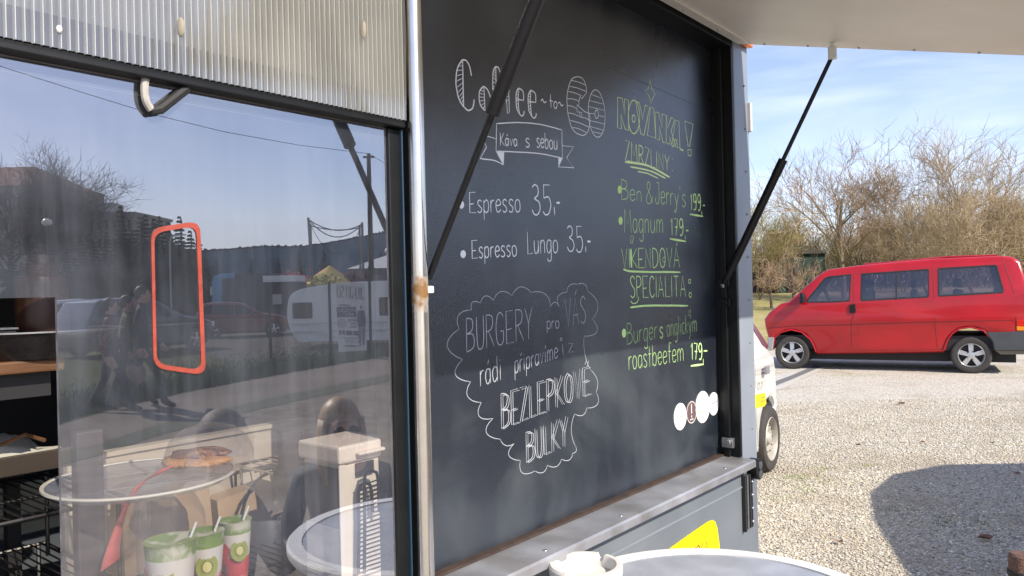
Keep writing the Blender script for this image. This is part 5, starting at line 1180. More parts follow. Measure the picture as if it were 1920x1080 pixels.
def bare_tree_meshes(seed, H, spread=.55, trunk_h=.25, counts=(7, 6, 6, 6), tr=.11, droop=0.0, twr=.008, stems=1):
    rnd = random.Random(seed); TV, TF, CV, CF = [], [], [], []
    lens = [H * .50, H * .28, H * .17, H * .10]
    for sidx in range(stems):
        d0 = Vector((rnd.uniform(-.5, .5) * (stems > 1), rnd.uniform(-.5, .5) * (stems > 1), 1)).normalized()
        pts, dd = branch(TV, TF, Vector((rnd.uniform(-.1, .1) * stems, rnd.uniform(-.1, .1) * stems, -.15)), d0, H * (trunk_h + .45), tr / math.sqrt(stems), 7, 7, rnd, .10)
        lv = [(pts, dd, tr / math.sqrt(stems), 0)]
        while lv:
            pts, dd, r, l = lv.pop()
            if l >= len(counts): continue
            nb = counts[l] + rnd.choice((-1, 0, 1))
            if l == 0: nb = max(3, int(nb / math.sqrt(stems)))
            for i in range(nb):
                t = rnd.uniform(.38 if l == 0 else .15, 1.0); k = min(int(t * (len(pts) - 1)), len(pts) - 2); f_ = t * (len(pts) - 1) - k
                p = pts[k].lerp(pts[k + 1], f_)
                ax_ = (pts[k + 1] - pts[k]).normalized(); o_ = ax_.orthogonal().normalized(); o_.rotate(Matrix.Rotation(rnd.uniform(0, 6.28), 3, ax_))
                nd = (ax_ * rnd.uniform(.45, 1.0) + o_ * rnd.uniform(.5, 1.1) * (spread * 1.6) + Vector((0, 0, .28 - droop))).normalized()
                rr = r * (.52 if l == 0 else .5) * (1 - .4 * t); rr = max(rr, twr)
                ln = lens[l] * rnd.uniform(.65, 1.2) * (1.15 - .5 * t if l == 0 else 1)
                V_, F_ = (TV, TF) if l == 0 else (CV, CF)
                np_, nd_ = branch(V_, F_, p, nd, ln, rr, (6, 4, 3, 2)[l], (5, 4, 3, 3)[l], rnd, .16 + .04 * l, .12)
                lv.append((np_, nd_, rr, l + 1))
    def mk(nm, V_, F_):
        me = bpy.data.meshes.new(nm); me.from_pydata(V_, [], F_); return me
    return mk('trunk', TV, TF), mk('crown', CV, CF)
def put_tree(name, label, loc, meshes, mats, rz=0, sc=1.0, group=None, sz=1.0):
    t = thing(name, label, 'tree', loc, group); t.rotation_euler.z = rz; t.scale = (sc, sc, sc * sz)
    for nm, me, m in zip(('trunk', 'crown'), meshes, mats):
        if not me.materials: me.materials.append(m)
        o = bpy.data.objects.new(nm, me); COL.objects.link(o); o.parent = t
        if me.materials[0] is not m: o.material_slots[0].link = 'OBJECT'; o.material_slots[0].material = m
    return t
MA = bare_tree_meshes(11, 7.0, .62, .22, (9, 7, 6, 5), .13, twr=.009)
MBt = bare_tree_meshes(23, 7.4, .55, .2, (9, 7, 7, 5), .12, twr=.009, stems=2)
MC = bare_tree_meshes(37, 6.0, .7, .15, (9, 7, 6, 5), .10, twr=.010, stems=3)
MD = bare_tree_meshes(41, 3.2, .8, .25, (6, 6, 5, 4), .10, twr=.008)
def bank_z(y): t = max(0, min(1, (y - 19.5) / 20)); return 1.25 * t * t * (3 - 2 * t)
GT = 'bare trees behind the van'
for i, (px, d, ms, mm, H, sc, lab) in enumerate((
    (1578, 31, MA, (m_bark, m_twig2), 7, .95, 'wide bare tree with pale branches standing behind the van front'),
    (1752, 29, MBt, (m_bark, m_twig), 7.4, .84, 'tallest bare tree, forked, rising behind the middle of the van'),
    (1838, 27, MC, (m_bark2, m_twig), 6, .74, 'dense many-stemmed yellowish bare tree behind the rear of the van'),
    (1925, 30, MC, (m_bark2, m_twig), 6, .68, 'bare many-stemmed tree at the right edge of the photo'),
    (1418, 33, MC, (m_bark2, m_twig3), 6, .68, 'greenish bare tree just right of the trailer corner'),
    (1660, 38, MA, (m_bark, m_twig2), 7, .62, 'smaller pinkish bare tree between the two tall ones'),
    (1700, 35, MC, (m_bark, m_twig), 6, .66, 'low bushy bare tree left of the tallest one'),
    (1500, 44, MBt, (m_bark, m_twig2), 7.4, .50, 'low brown bare tree farther back, left of the wide one'),
    (1368, 38, MA, (m_bark, m_twig2), 7, .72, 'bare tree mostly hidden by the trailer corner'),
    (1800, 40, MBt, (m_bark, m_twig2), 7.4, .68, 'bare tree farther back, behind the dense yellowish one'),
    (1460, 52, MC, (m_bark, m_twig2), 6, .62, 'pinkish bare tree far behind the greenish one'),
    (1545, 50, MC, (m_bark, m_twig3), 6, .60, 'olive bare tree far back behind the wide pale one'),
    (1620, 54, MC, (m_bark, m_twig2), 6, .70, 'brownish bare tree far back above the van windscreen'),
    (1880, 46, MA, (m_bark, m_twig), 7, .82, 'bare tree farther back at the right, above the van roof end'),
    (1290, 40, MC, (m_bark, m_twig), 6, .70, 'bare tree hidden behind the trailer, nearest to its corner'), (1180, 44, MA, (m_bark, m_twig2), 7, .80, 'bare tree hidden behind the middle of the menu board'),
    (1060, 42, MBt, (m_bark, m_twig), 7.4, .70, 'bare tree hidden behind the left half of the menu board'), (900, 46, MC, (m_bark2, m_twig2), 6, .80, 'bare tree hidden behind the chrome pole'))):
    p = at(px, 530, d); p.z = bank_z(d) - .05
    put_tree('bare_tree', lab, p, ms, mm, i * 1.3, sc, GT)
for i, (px, d, sc, lab) in enumerate(((1449, 30, .62, 'small pruned fruit tree in front of the dark shed, left one'), (1487, 29, .78, 'small forked fruit tree in front of the green shed'))):
    p = at(px, 530, d); p.z = bank_z(d) - .03; put_tree('fruit_tree', lab, p, MD, (mat('dark_fruit_bark', (.10, .075, .06), .9), m_twig2), i * 2 + .5, sc, 'small fruit trees on the bank')
# thicket behind: one mass of twigs
b = MB(); TV, TF = [], []; rnd = random.Random(3)
for i in range(2300):
    d = rnd.uniform(36, 58); x = d * (rnd.uniform(.26, .74) if i < 1700 else rnd.uniform(-.25, .26)); p = Vector((x, d, bank_z(d))); hh = rnd.uniform(1.2, 3.6)
    dd = Vector((rnd.uniform(-.5, .5), rnd.uniform(-.5, .5), 1)).normalized()
    pts, e_ = branch(TV, TF, p, dd, hh, .022, 3, 3, rnd, .15)
    for k in range(7):
        q = pts[rnd.randint(1, 3)]; branch(TV, TF, q, (dd + Vector((rnd.uniform(-1, 1), rnd.uniform(-1, 1), rnd.uniform(-.2, .6)))).normalized(), rnd.uniform(.4, 1.1), .012, 2, 3, rnd, .2)
b.v = TV; b.f = TF; b.mi = [0] * len(TF)
tag(b.build('bare_thicket', mat('thicket_twigs', (.24, .17, .10), .95, var=.35, vs=.35, col2=(.17, .16, .06), v2s=.25), fix=False), 'tangled brown undergrowth filling the ground behind the trees', 'undergrowth', kind='stuff')
# sheds
for (px, w, d, z0, h, col_, nm, lab) in ((1456, 2.4, 39, 0, 1.55, (.025, .028, .022), 'garden_shed', 'low dark garden shed behind the small fruit trees'), (1492, 2.2, 38, 0, 1.9, (.016, .045, .038), 'garden_shed', 'dark green garden shed just right of the low dark one'),
                                   (1462, 3.4, 60, .6, 2.7, (.55, .52, .48), 'far_house', 'pale house wall far behind the bare trees')):
    p = at(px, 530, d); p.z = bank_z(d) - .1; t_ = thing(nm, lab, 'shed' if 'shed' in nm else 'house', p, 'garden sheds' if 'shed' in nm else None)
    m_ = mat('wall_' + str(px), col_, .85, var=.15, vs=4)
    b = MB(); b.box(p + Vector((0, 0, h / 2)), (w, 1.8, h)); b.build('wall', m_, t_)
    b = MB(); b.prism([(-w / 2 - .15, h + .002), (w / 2 + .15, h + .002), (0, h + .45)], -1.05, 1.05, lambda u, v, q: p + Vector((u, q, v))); b.build('roof', mat('shed_roof', (.05, .045, .035), .8), t_)
    b = MB(); b.box(p + Vector((-.4, -.92, h * .4)), (.7, .03, h * .75)); b.build('door', mat('shed_door', (.05, .045, .035), .7), t_)
    b = MB(); b.box(p + Vector((.5, -.92, h * .6)), (.45, .03, .35)); b.build('window', m_glsolid, t_)
# ================================================================== WHAT THE WINDOW REFLECTS (real things standing across the road)
# laid out in the mirrored view V, then put in their real places by reflecting in the plane of the pane
def vloc(p): return MIR @ Vector(p)
def rthing(name, label, cat, p, group=None): return thing(name, label, cat, vloc(p), group)
def RB(): return MB(M=MIR)
def frame(o, ang):     # o origin, x axis turned ang from the picture's right (positive = away)
    c, s_ = math.cos(ang), math.sin(ang); return MIR @ Matrix(((c, -s_, 0, o.x), (s_, c, 0, o.y), (0, 0, 1, o.z), (0, 0, 0, 1)))
m_grass = mat('verge_grass', (.05, .065, .022), .95, spec=.05, col2=(.08, .075, .035), v2s=1.2, var=.3, vs=14, bump=.5, bs=30)
m_road = mat('worn_road', (.15, .125, .105), .9, spec=.15, var=.1, vs=2.5, col2=(.19, .16, .135), v2s=.6, bump=.1, bs=60)
strip([(-400, 900), (112, 798), (183, 777), (287, 751), (412, 720), (500, 707), (600, 686), (742, 668), (1000, 640), (900, 562), (300, 566), (-500, 600)], .005, 'grass_verge', m_grass, True)
strip([(-500, 1010), (112, 850), (196, 831), (287, 800), (371, 780), (496, 750), (742, 700), (1100, 650), (1100, 628), (742, 668.5), (600, 686.5), (500, 707.5), (412, 720.5), (287, 751.5), (183, 777.5), (112, 798.5), (-500, 950)], .009, 'road', m_road, True)
kb = [(-300, 962), (112, 850), (196, 831), (287, 800), (371, 780), (496, 750), (742, 700), (1000, 662)]
kb2 = [(x, y + 13 + (y - 700) * .07) for x, y in kb]
strip(kb + kb2[::-1], .012, 'kerb_grass_strip', mat('dark_verge_strip', (.06, .062, .035), .95, var=.4, vs=9), True)
strip([(-500, 640), (300, 640), (420, 676), (560, 668), (742, 650), (1000, 620), (900, 566), (300, 570), (-500, 590)], .013, 'parking_ground', mat('parking_asphalt', (.065, .06, .055), .95, spec=.1, var=.2, vs=2), True)
strip([(-600, 1030), (-300, 985), (112, 870), (196, 848), (287, 815), (371, 794), (496, 764), (742, 712), (1000, 680), (1000, 1500), (-600, 1500)], .007, 'dark_yard_sheet', mat('dark_yard_brown', (.17, .142, .115), .95, spec=.1, var=.2, vs=3, col2=(.22, .19, .155), v2s=1.5, bump=.3, bs=50), True)  # dark sheet added over the gravel to dim its reflection in the pane
# grass blades along the verge
b = RB(); rnd = random.Random(9)
for i in range(14000):
    px = rnd.uniform(100, 760); f_ = max(0.0, (px - 112) / 630); yb = 798 - 130 * f_ ** .8; py = yb - abs(rnd.gauss(0, 22)) - 1
    if py < 640: continue
    q = on_ground(px, py, 0); h = rnd.uniform(.03, .12); d = Vector((rnd.uniform(-1, 1), rnd.uniform(-1, 1), 0)) * .05
    b.add([q - Vector((.012, 0, 0)), q + Vector((.012, 0, 0)), q + d + Vector((0, 0, h))], [(0, 1, 2)])
tag(b.build('verge_grass_blades', mat('grass_blades', (.06, .085, .02), .9, var=.4, vs=5), fix=False), 'rough dark green grass on the verge across the road', 'grass', kind='stuff')
# hills
def ridgeline(pts, d, name, m, teeth=0, depth=200):
    b = RB(); top = []; base = []; rnd = random.Random(4)
    xs = [p[0] for p in pts]
    n = int((xs[-1] - xs[0]) / (2.2 if teeth else 12))
    for i in range(n + 1):
        x = xs[0] + (xs[-1] - xs[0]) * i / n
        for k in range(len(pts) - 1):
            if pts[k][0] <= x <= pts[k + 1][0]: f_ = (x - pts[k][0]) / (pts[k + 1][0] - pts[k][0]); y = pts[k][1] + (pts[k + 1][1] - pts[k][1]) * f_
        top.append((x, y - (rnd.random() ** 2 * teeth if teeth else 0))); base.append(y)
    vs = []; fs = []
    for x, y in top:
        yb_ = base[len(vs) // 4]; p = at(x, yb_ + 2.5, d); pt = at(x, y, d); g0 = at(x, 560, d * .72); vs += [(g0.x, g0.y, -1), ((p.x + g0.x) / 2, (p.y + g0.y) / 2, p.z * .6), tuple(p), tuple(pt)]
    for i in range(len(top) - 1):
        for k in range(3): j = 4 * i + k; fs.append((j, j + 4, j + 5, j + 1))
    b.add(vs, fs); return b.build(name, m, kind='structure', fix=False, smooth=False)
ridgeline([(-900, 420), (-300, 440), (0, 470), (200, 474), (384, 469), (420, 467), (500, 461), (560, 462), (620, 454), (680, 443), (740, 430), (900, 420), (1400, 430)], 620, 'wooded_hill', mat('hazed_far_forest', (.022, .042, .070), 1.0, spec=0.0, var=.4, vs=.05, bump=1, bs=.2), 3.5)  # distance haze is put into the cold blue colour
# conifers
def conifer_mesh(seed, H=9.0, Rr=1.9):
    rnd = random.Random(seed); TV, TF, CV, CF = [], [], [], []
    branch(TV, TF, Vector((0, 0, -.2)), Vector((0, 0, 1)), H * .97, .17, 5, 6, rnd, .01)
    z = H * .08
    while z < H * .985:
        rr = Rr * (1 - z / H) ** .85 * rnd.uniform(.8, 1.12) + .08; n = max(5, int(9 + rr * 7))
        for i in range(n):
            a = rnd.uniform(0, 6.28); dx, dy = math.cos(a), math.sin(a); ln = rr * rnd.uniform(.7, 1.15); w = ln * .28 + .05
            p0 = Vector((0, 0, z + rnd.uniform(-.1, .1))); p1 = Vector((dx * ln * .6, dy * ln * .6, z - ln * .12)); p2 = Vector((dx * ln, dy * ln, z - ln * rnd.uniform(.15, .4))); sd = Vector((-dy, dx, 0)) * w
            b0 = len(CV); CV += [p0, p1 + sd + Vector((0, 0, -.12)), p2, p1 - sd + Vector((0, 0, -.12)), p1 + Vector((0, 0, .12))]; CF += [(b0, b0 + 1, b0 + 4), (b0 + 1, b0 + 2, b0 + 4), (b0 + 2, b0 + 3, b0 + 4), (b0 + 3, b0, b0 + 4)]
        z += .20 + .02 * z
    me1 = bpy.data.meshes.new('trunk'); me1.from_pydata(TV, [], TF); me2 = bpy.data.meshes.new('crown'); me2.from_pydata(CV, [], CF); return me1, me2
m_con = mat('dark_spruce', (.020, .034, .026), .95, spec=.05, var=.4, vs=1.5); m_cont = mat('spruce_trunk', (.08, .055, .04), .95)
CM1, CM2 = conifer_mesh(1), conifer_mesh(2, 9, 2.3)
cts = [(225, 380, 70), (262, 402, 78), (272, 397, 74), (288, 405, 82), (298, 400, 80), (315, 412, 76), (336, 400, 68), (356, 428, 62), (372, 440, 60), (385, 462, 58), (200, 430, 66), (150, 440, 60), (100, 452, 58), (60, 450, 55), (20, 455, 56), (245, 425, 60), (318, 430, 58), (178, 450, 56), (125, 462, 54), (-40, 440, 58), (-90, 430, 60), (520, 480, 120), (560, 470, 130), (607, 466, 110), (470, 482, 130), (715, 470, 140), (405, 480, 75), (345, 470, 52), (280, 462, 50), (228, 470, 49), (80, 480, 47), (40, 490, 46)]
SPL = ['pointed dark spruce rising before the flat pinkish block', 'spruce tip just left of the orange frame corner', 'slimmer spruce left of the orange frame, beside a paler one', 'paler farther spruce left of the orange frame top', 'small spruce tip touching the orange frame top corner', 'spruce behind the street lamp in the orange frame', 'tallest spruce tip above the orange frame', 'spruce crown inside the upper right of the orange frame', 'spruce crown crossing the right side of the orange frame', 'low spruce just right of the orange frame', 'spruce under the corner of the flat block', 'spruce below the roofed block, left of centre', 'broad spruce right of the globe lamp', 'spruce behind the globe street lamp', 'spruce in the far left of the reflection', 'spruce under the tall pointed one', 'low spruce inside the orange frame, left side', 'dark spruce mass left of the walkers', 'spruce behind the silver car roof', 'spruce beyond the left edge of the window, nearer one', 'spruce beyond the left edge of the window, farther one', 'small spruce on the hill foot above the caravan end', 'small spruce on the hill foot left of the bungee frame', 'small spruce between the bungee frame poles', 'small spruce above the blue trailer', 'small spruce at the right end of the reflected hill', 'spruce above the blue trailer rounded end', 'near spruce behind the dark SUV roof', 'near spruce behind the heads of the walkers', 'near spruce behind the maroon-coated walker', 'near spruce above the silver SUV', 'near spruce at the left above the cut-out']
for i, (px, py, d) in enumerate(cts):
    top = at(px, py, d); H = top.z; p = vloc((top.x, top.y, 0)); me = (CM1, CM2)[i % 2]
    side_ = 'left of the orange frame' if px < 280 else ('inside the orange frame' if px < 385 else 'above the parked vehicles')
    t_ = put_tree('spruce_tree', SPL[i], p, me, (m_cont, m_con), i * .9, H / 9.0, 'dark spruces across the road')
# bare trees at the left of the reflection
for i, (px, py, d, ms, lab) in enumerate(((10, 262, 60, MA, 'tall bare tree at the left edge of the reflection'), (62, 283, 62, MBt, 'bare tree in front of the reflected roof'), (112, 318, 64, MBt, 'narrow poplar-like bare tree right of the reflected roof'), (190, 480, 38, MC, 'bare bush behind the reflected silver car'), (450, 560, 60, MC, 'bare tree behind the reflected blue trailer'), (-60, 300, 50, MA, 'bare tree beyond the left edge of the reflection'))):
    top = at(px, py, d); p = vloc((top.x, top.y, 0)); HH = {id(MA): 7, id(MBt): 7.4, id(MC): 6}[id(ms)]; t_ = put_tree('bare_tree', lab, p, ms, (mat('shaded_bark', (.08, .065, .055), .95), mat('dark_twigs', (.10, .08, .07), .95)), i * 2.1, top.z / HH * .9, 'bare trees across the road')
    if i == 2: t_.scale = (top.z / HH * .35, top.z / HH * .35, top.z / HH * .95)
# buildings
m_pink = mat('pale_render', (.36, .31, .28), .9, var=.08, vs=.4); m_tile = mat('faded_red_roof', (.25, .11, .08), .9, var=.2, vs=1)
m_win = mat('dark_pane', (.02, .025, .03), .1)
def block(p0, p1, d, ytop, name, label, wall_m, roof, floors, cols, depth=14, dd=0):
    a = at(p0, ytop, d); c = at(p1, ytop, d + dd); a.z, zt_ = 0, a.z; c.z = 0
    ux = (c - a); Lx = ux.length; ux.normalize(); uy = Vector((-ux.y, ux.x, 0)); t = rthing(name, label, 'building', a)
    Mf = MIR @ Matrix(((ux.x, uy.x, 0, a.x), (ux.y, uy.y, 0, a.y), (0, 0, 1, 0), (0, 0, 0, 1)))
    b = MB(M=Mf); b.span((0, 0, 0), (Lx, depth, zt_)); b.build('wall', wall_m, t)
    b = MB(M=Mf)
    if roof == 'gable':
        b.add([(-.4, -.6, zt_ + .01), (Lx + .4, -.6, zt_ + .01), (Lx + .4, depth + .6, zt_ + .01), (-.4, depth + .6, zt_ + .01), (Lx * .25, depth / 2, zt_ + Lx * .14), (Lx * .75, depth / 2, zt_ + Lx * .14)], [(0, 1, 5, 4), (1, 2, 5), (2, 3, 4, 5), (3, 0, 4), (0, 3, 2, 1)])
    else: b.span((-.3, -.3, zt_ + .01), (Lx + .3, depth + .3, zt_ + .5))
    rf = b.build('roof', m_tile if roof == 'gable' else (wall_m if roof != 'white' else mat('white_metal_roof', (.72, .71, .68), .5)), t)
    w0 = MB(M=Mf); w0.box((0, 0, 0), (Lx / cols * .42, .12, zt_ / floors * .5)); first = None
    for i in range(floors):
        for j in range(cols):
            b = MB(M=Mf); b.box(((j + .5) * Lx / cols, -.03, (i + .5) * zt_ / floors), (Lx / cols * .42, .14, zt_ / floors * .48)); b.build('window', m_win, t)
    return t, Mf, Lx, zt_
block(-260, 104, 118, 356, 'roofed_block', 'large apartment house with faded red hipped roof in the reflection', m_pink, 'gable', 5, 9)
t_, Mf, Lx, zt_ = block(150, 250, 128, 405, 'flat_block', 'flat-roofed pinkish apartment block in the reflection', m_pink, 'flat', 5, 7)
b = MB(M=Mf); b.span((Lx * .18, 2, zt_ + .51), (Lx * .48, 6, zt_ + 2.4)); b.build('roof_hut', mat('white_hut', (.6, .58, .55), .8), t_)
b = MB(M=Mf); b.tube([(Lx * .02, 3, zt_ + .5), (Lx * .02, 3, zt_ + 5)], .08, 5); b.tube([(Lx * -.02, 3, zt_ + 4.6), (Lx * .06, 3, zt_ + 4.6)], .06, 5); b.build('antenna', m_rubber, t_)
t_, Mf, Lx, zt_ = block(662, 760, 95, 512, 'white_roof_hall', 'hall with a white pitched roof behind the reflected caravan', mat('grey_hall_wall', (.22, .22, .24), .9), 'flat', 1, 5)
b = MB(M=Mf); b.add([(-.6, -.8, zt_ + .51), (Lx + .6, -.8, zt_ + .51), (Lx * .55, 7, zt_ + 2.6), (Lx + .6, 14, zt_ + .51), (-.6, 14, zt_ + .51)], [(0, 1, 2), (1, 3, 2), (3, 4, 2), (4, 0, 2)]); b.build('pitched_roof', mat('white_metal_roof'), t_)
# caravan
d = 23.0; pl = at(512, 540, d); p0 = Vector((pl.x + .0, d, 0)); t_ = rthing('caravan', 'cream touring caravan with dark windows in the reflection behind the banner', 'caravan', p0)
Mc = frame(p0, R(2)); sc = d / F; m_car = mat('cream_caravan_shell', (.80, .79, .75), .45, var=.08, vs=2)
pc = [(.62, .22), (.50, .55), (.40, .95), (.44, 1.45), (.62, 1.72), (1.1, 1.86), (2.0, 1.96), (3.4, 2.0), (4.6, 1.94), (4.9, 1.7), (5.05, 1.1), (4.95, .5), (4.8, .22)]
b = MB(M=Mc); b.prism([(u, v) for u, v in smoothpts(pc[1:-1], 4)] + [(4.8, .22), (.70, .22)], 0, 2.0, lambda u, v, w: Vector((u, w, v))); b.build('shell', m_car, t_, bevel=.04)
for (x0, x1, z0, z1) in ((.56, 1.15, .92, 1.40), (3.15, 4.6, .95, 1.5)):
    b = MB(M=Mc); b.box(((x0 + x1) / 2, -.01, (z0 + z1) / 2), (x1 - x0, .06, z1 - z0)); b.build('window', m_win, t_, bevel=.03)
b = MB(M=Mc); b.box((2.0, -.012, .95), (.55, .05, 1.25)); b.build('door', m_car, t_, bevel=.02)
for z_ in (.76, .52): b = MB(M=Mc); b.box((2.7, -.02, z_), (4.4, .04, .035)); b.build('trim_strip', m_alu, t_)
b = MB(M=Mc); b.box((1.55, -.03, .58), (.30, .03, .34)); b.build('locker_door', m_car, t_)
b = MB(M=Mc); b.lathe([(0, -.06), (.28, -.06), (.32, -.03), (.32, .06), (0, .08)], (2.55, .12, .32), 24, Vector((0, 1, 0))); wo = b.build('wheel', m_rubber, t_, smooth=True)
b = MB(M=Mc); b.lathe([(0, 0), (.16, .0), (.15, .03), (0, .05)], (2.55, .05, .32), 18, Vector((0, -1, 0))); b.build('rim', m_steel, wo, smooth=True)
b = MB(M=Mc); b.tube([(.6, 1, .4), (-.4, 1, .45), (-.4, 1, .0)], .05, 6); b.build('drawbar', m_rubber, t_)
# banner
d = 19.5; q = lambda x, y, off=0: at(x, y, d - off)
bt = rthing('banner', 'white martial arts banner hung on a fence in front of the caravan', 'banner', at(658, 660, d))
cb_ = [(629, 531), (684, 530), (688, 657), (635, 660)]
b = RB(); b.add([q(*c) for c in cb_] + [q(*c, -.02) for c in cb_], [(0, 1, 2, 3), (4, 7, 6, 5), (0, 4, 5, 1), (1, 5, 6, 2), (2, 6, 7, 3), (3, 7, 4, 0)]); bs = b.build('cloth', mat('white_banner_cloth', (.66, .63, .60), .8, var=.06, vs=3), bt)
def btext(txt, xr, yr, xl, yl, h, m, w, nm='lettering'):
    b = RB(); G = strokes_text(txt, xr, yr, xl, yl, h, h, 0)
    for st in G: ridge(b, [(x, y) for x, y in st], w, .004, lambda u, v, hh: at(u, v, d - .004 - hh * 2))
    b.build(nm, m, bs)
m_bk = mat('black_print', (.02, .02, .025), .7); m_nv = mat('navy_print', (.03, .03, .10), .7)
btext('JIU-JITSU', 682, 562, 632, 557, 22, m_bk, 1.25)
btext('jiujitsubrno.cz', 657, 574, 635, 574, 5, m_bk, .7)
b = RB(); b.add([at(x, y, d - .003) for x, y in ((631, 576), (667, 575), (669, 594), (632, 595))], [(0, 1, 2, 3)]); b.build('navy_block', m_nv, bs, fix=False)
btext('BRAZILSKE', 667, 584, 632, 585, 6, mat('white_print', (.65, .62, .6), .7), .9); btext('A GRAPPLING', 667, 592, 648, 592, 5, mat('white_print'), .8)
b = RB(); b.add([at(641 + 9 * math.cos(a * .3491), 606 + 10 * math.sin(a * .3491), d - .005) for a in range(18)], [tuple(range(18))]); b.build('round_emblem', mat('grey_print', (.4, .39, .40), .7), bs, fix=False)
btext('JUDO', 669, 602, 652, 603, 5, m_bk, .8); btext('trenink', 669, 608, 657, 608, 4, m_bk, .6); btext('zapas', 669, 614, 657, 614, 4, m_bk, .6)
btext('JUDO BUDO BRNO', 673, 629, 636, 627, 8, m_bk, 1.3); btext('Heinrichova 4', 674, 636, 640, 635, 4, m_bk, .6); btext('tel 723 012', 674, 643, 648, 642, 4, m_bk, .6); btext('www.judobrno.cz', 676, 650, 644, 650, 4, m_bk, .7)
# printed figure: dark suit, standing
def pts_fig(p): return [at(x, y, d - .006) for x, y in p]
b = RB()
for pl in ([(671, 582), (683, 582), (686, 600), (685, 614), (672, 614), (669, 600)], [(672, 615), (678, 615), (678, 635), (677, 648), (674, 648), (672, 630)], [(679, 615), (685, 615), (684, 632), (683, 648), (680, 647), (679, 632)]):
    P_ = pts_fig(pl); b.add(P_, [tuple(range(len(P_)))])
b.build('printed_figure_suit', m_nv, bs, fix=False)
b = RB(); b.add([at(677 + 2.8 * math.cos(a * .628), 576 + 4.6 * math.sin(a * .628), d - .006) for a in range(10)], [tuple(range(10))]); b.add(pts_fig([(673, 614), (676, 614), (676, 620), (673, 620)]), [(0, 1, 2, 3)]); b.build('printed_figure_skin', mat('skin_print', (.35, .18, .13), .7), bs, fix=False)
# fence posts
for i, (px, yt, yb, dd_) in enumerate(((617, 528, 668, 19.2), (692, 500, 664, 19.3), (505, 545, 676, 20))):
    a, c = at(px, yt, dd_), at(px + (yb - yt) * .02, yb, dd_); c = Vector((a.x, a.y, 0)); b = RB(); b.tube([c, a], .035, 8); o = b.build('fence_post', mat('dark_post_paint', (.03, .035, .035), .6), loc=vloc(c), smooth=True)
    tag(o, ['thin dark post left of the banner', 'thin dark post right of the banner, tallest of three', 'thin dark post left of the caravan'][i], 'post', 'thin posts on the verge')
# tall pole and wire
a = at(691, 288, 34); t_ = rthing('wooden_pole', 'tall wooden power pole in the reflection right of the window strut', 'pole', (a.x, a.y, 0))
b = RB(); b.tube([(a.x, a.y, 0), a], [.14, .09], 8); b.build('pole', mat('weathered_pole', (.09, .075, .07), .9), t_, smooth=True)
b = RB(); b.box(a + Vector((0, 0, -.15)), (.5, .08, .08)); b.build('crossarm', mat('weathered_pole'), t_)
b = RB(); W0 = [at(-300, 40, 20), at(0, 124, 24), at(150, 172, 26), at(290, 215, 28), at(420, 247, 30), at(560, 272, 32), at(691, 288, 34)]; b.tube(W0, .011, 4); b.tube([at(691, 288, 34), at(720, 305, 36), at(760, 322, 38), at(900, 360, 44)], .011, 4)
tag(b.build('power_cable', m_rubber, loc=vloc(a)), 'thin power cable crossing the reflected sky to the pole', 'cable')
# swing frame of poles
ps = [at(578, 408, 45), at(679, 417, 45), at(582, 420, 47), at(674, 424, 47)]
t_ = rthing('trampoline_frame', 'tall four-pole bungee frame with sagging ropes behind the caravan', 'frame', (ps[0].x, ps[0].y, 0))
for p in ps: b = RB(); b.tube([(p.x + (.25 if p is ps[0] else 0), p.y, 0), p], .075, 6); b.build('pole', mat('grey_tube', (.12, .12, .13), .5, .5), t_, smooth=True)
for (i, j, sag) in ((0, 1, .5), (0, 1, 1.9), (2, 3, .2), (0, 1, .9)):
    b = RB(); b.tube([ps[i].lerp(ps[j], k / 10) - Vector((0, 0, .1 + sag * 4 * (k / 10) * (1 - k / 10))) for k in range(11)], .03 if sag < 1 else .015, 5); b.build('rope', m_rubber, t_)
# striped tent
ap = at(618, 497, 52); t_ = rthing('striped_tent', 'small yellow and red striped tent top behind the caravan', 'tent', (ap.x, ap.y, 0))
n = 16; base = [Vector((ap.x + 1.9 * math.cos(2 * math.pi * i / n), ap.y + 1.9 * math.sin(2 * math.pi * i / n), 2.35)) for i in range(n)]
for i in range(n): b = RB(); b.add([ap, base[i], base[(i + 1) % n], base[i] * .5 + base[(i + 1) % n] * .5 + Vector((0, 0, -.3))], [(0, 1, 2), (1, 3, 2)]); b.build('roof_panel', mat(('tent_yellow', 'tent_red')[i % 2 if i not in (11, 13) else 0], ((.45, .33, .05), (.45, .04, .05))[i % 2 if i not in (11, 13) else 0], .7), t_, fix=False)
for i in range(0, n, 4): b = RB(); b.tube([(base[i].x, base[i].y, 0), base[i]], .04, 6); b.build('tent_pole', m_steel, t_)
# ride with red and gold decorations
for (px, py, c_, nm, lab) in ((552, 522, (.45, .03, .08), 'red_garland', 'cluster of red garland left of the striped tent'), (604, 524, (.55, .5, .12), 'gold_garland', 'yellow flower garland in front of the striped tent'), (668, 521, (.12, .02, .03), 'dark_red_garland', 'dark red cluster just above the banner')):
    ctr = at(px, py, 42); b = RB(); rnd = random.Random(px)
    for k in range(60): b.ball(ctr + Vector((rnd.gauss(0, .42), rnd.gauss(0, .3), rnd.gauss(0, .16))), rnd.uniform(.05, .12), 6, 4)
    b.tube([(ctr.x, ctr.y, 0), ctr], .05, 6)
    tag(b.build(nm, mat(nm + '_m', c_, .5), loc=vloc((ctr.x, ctr.y, 0))), lab, 'decoration')
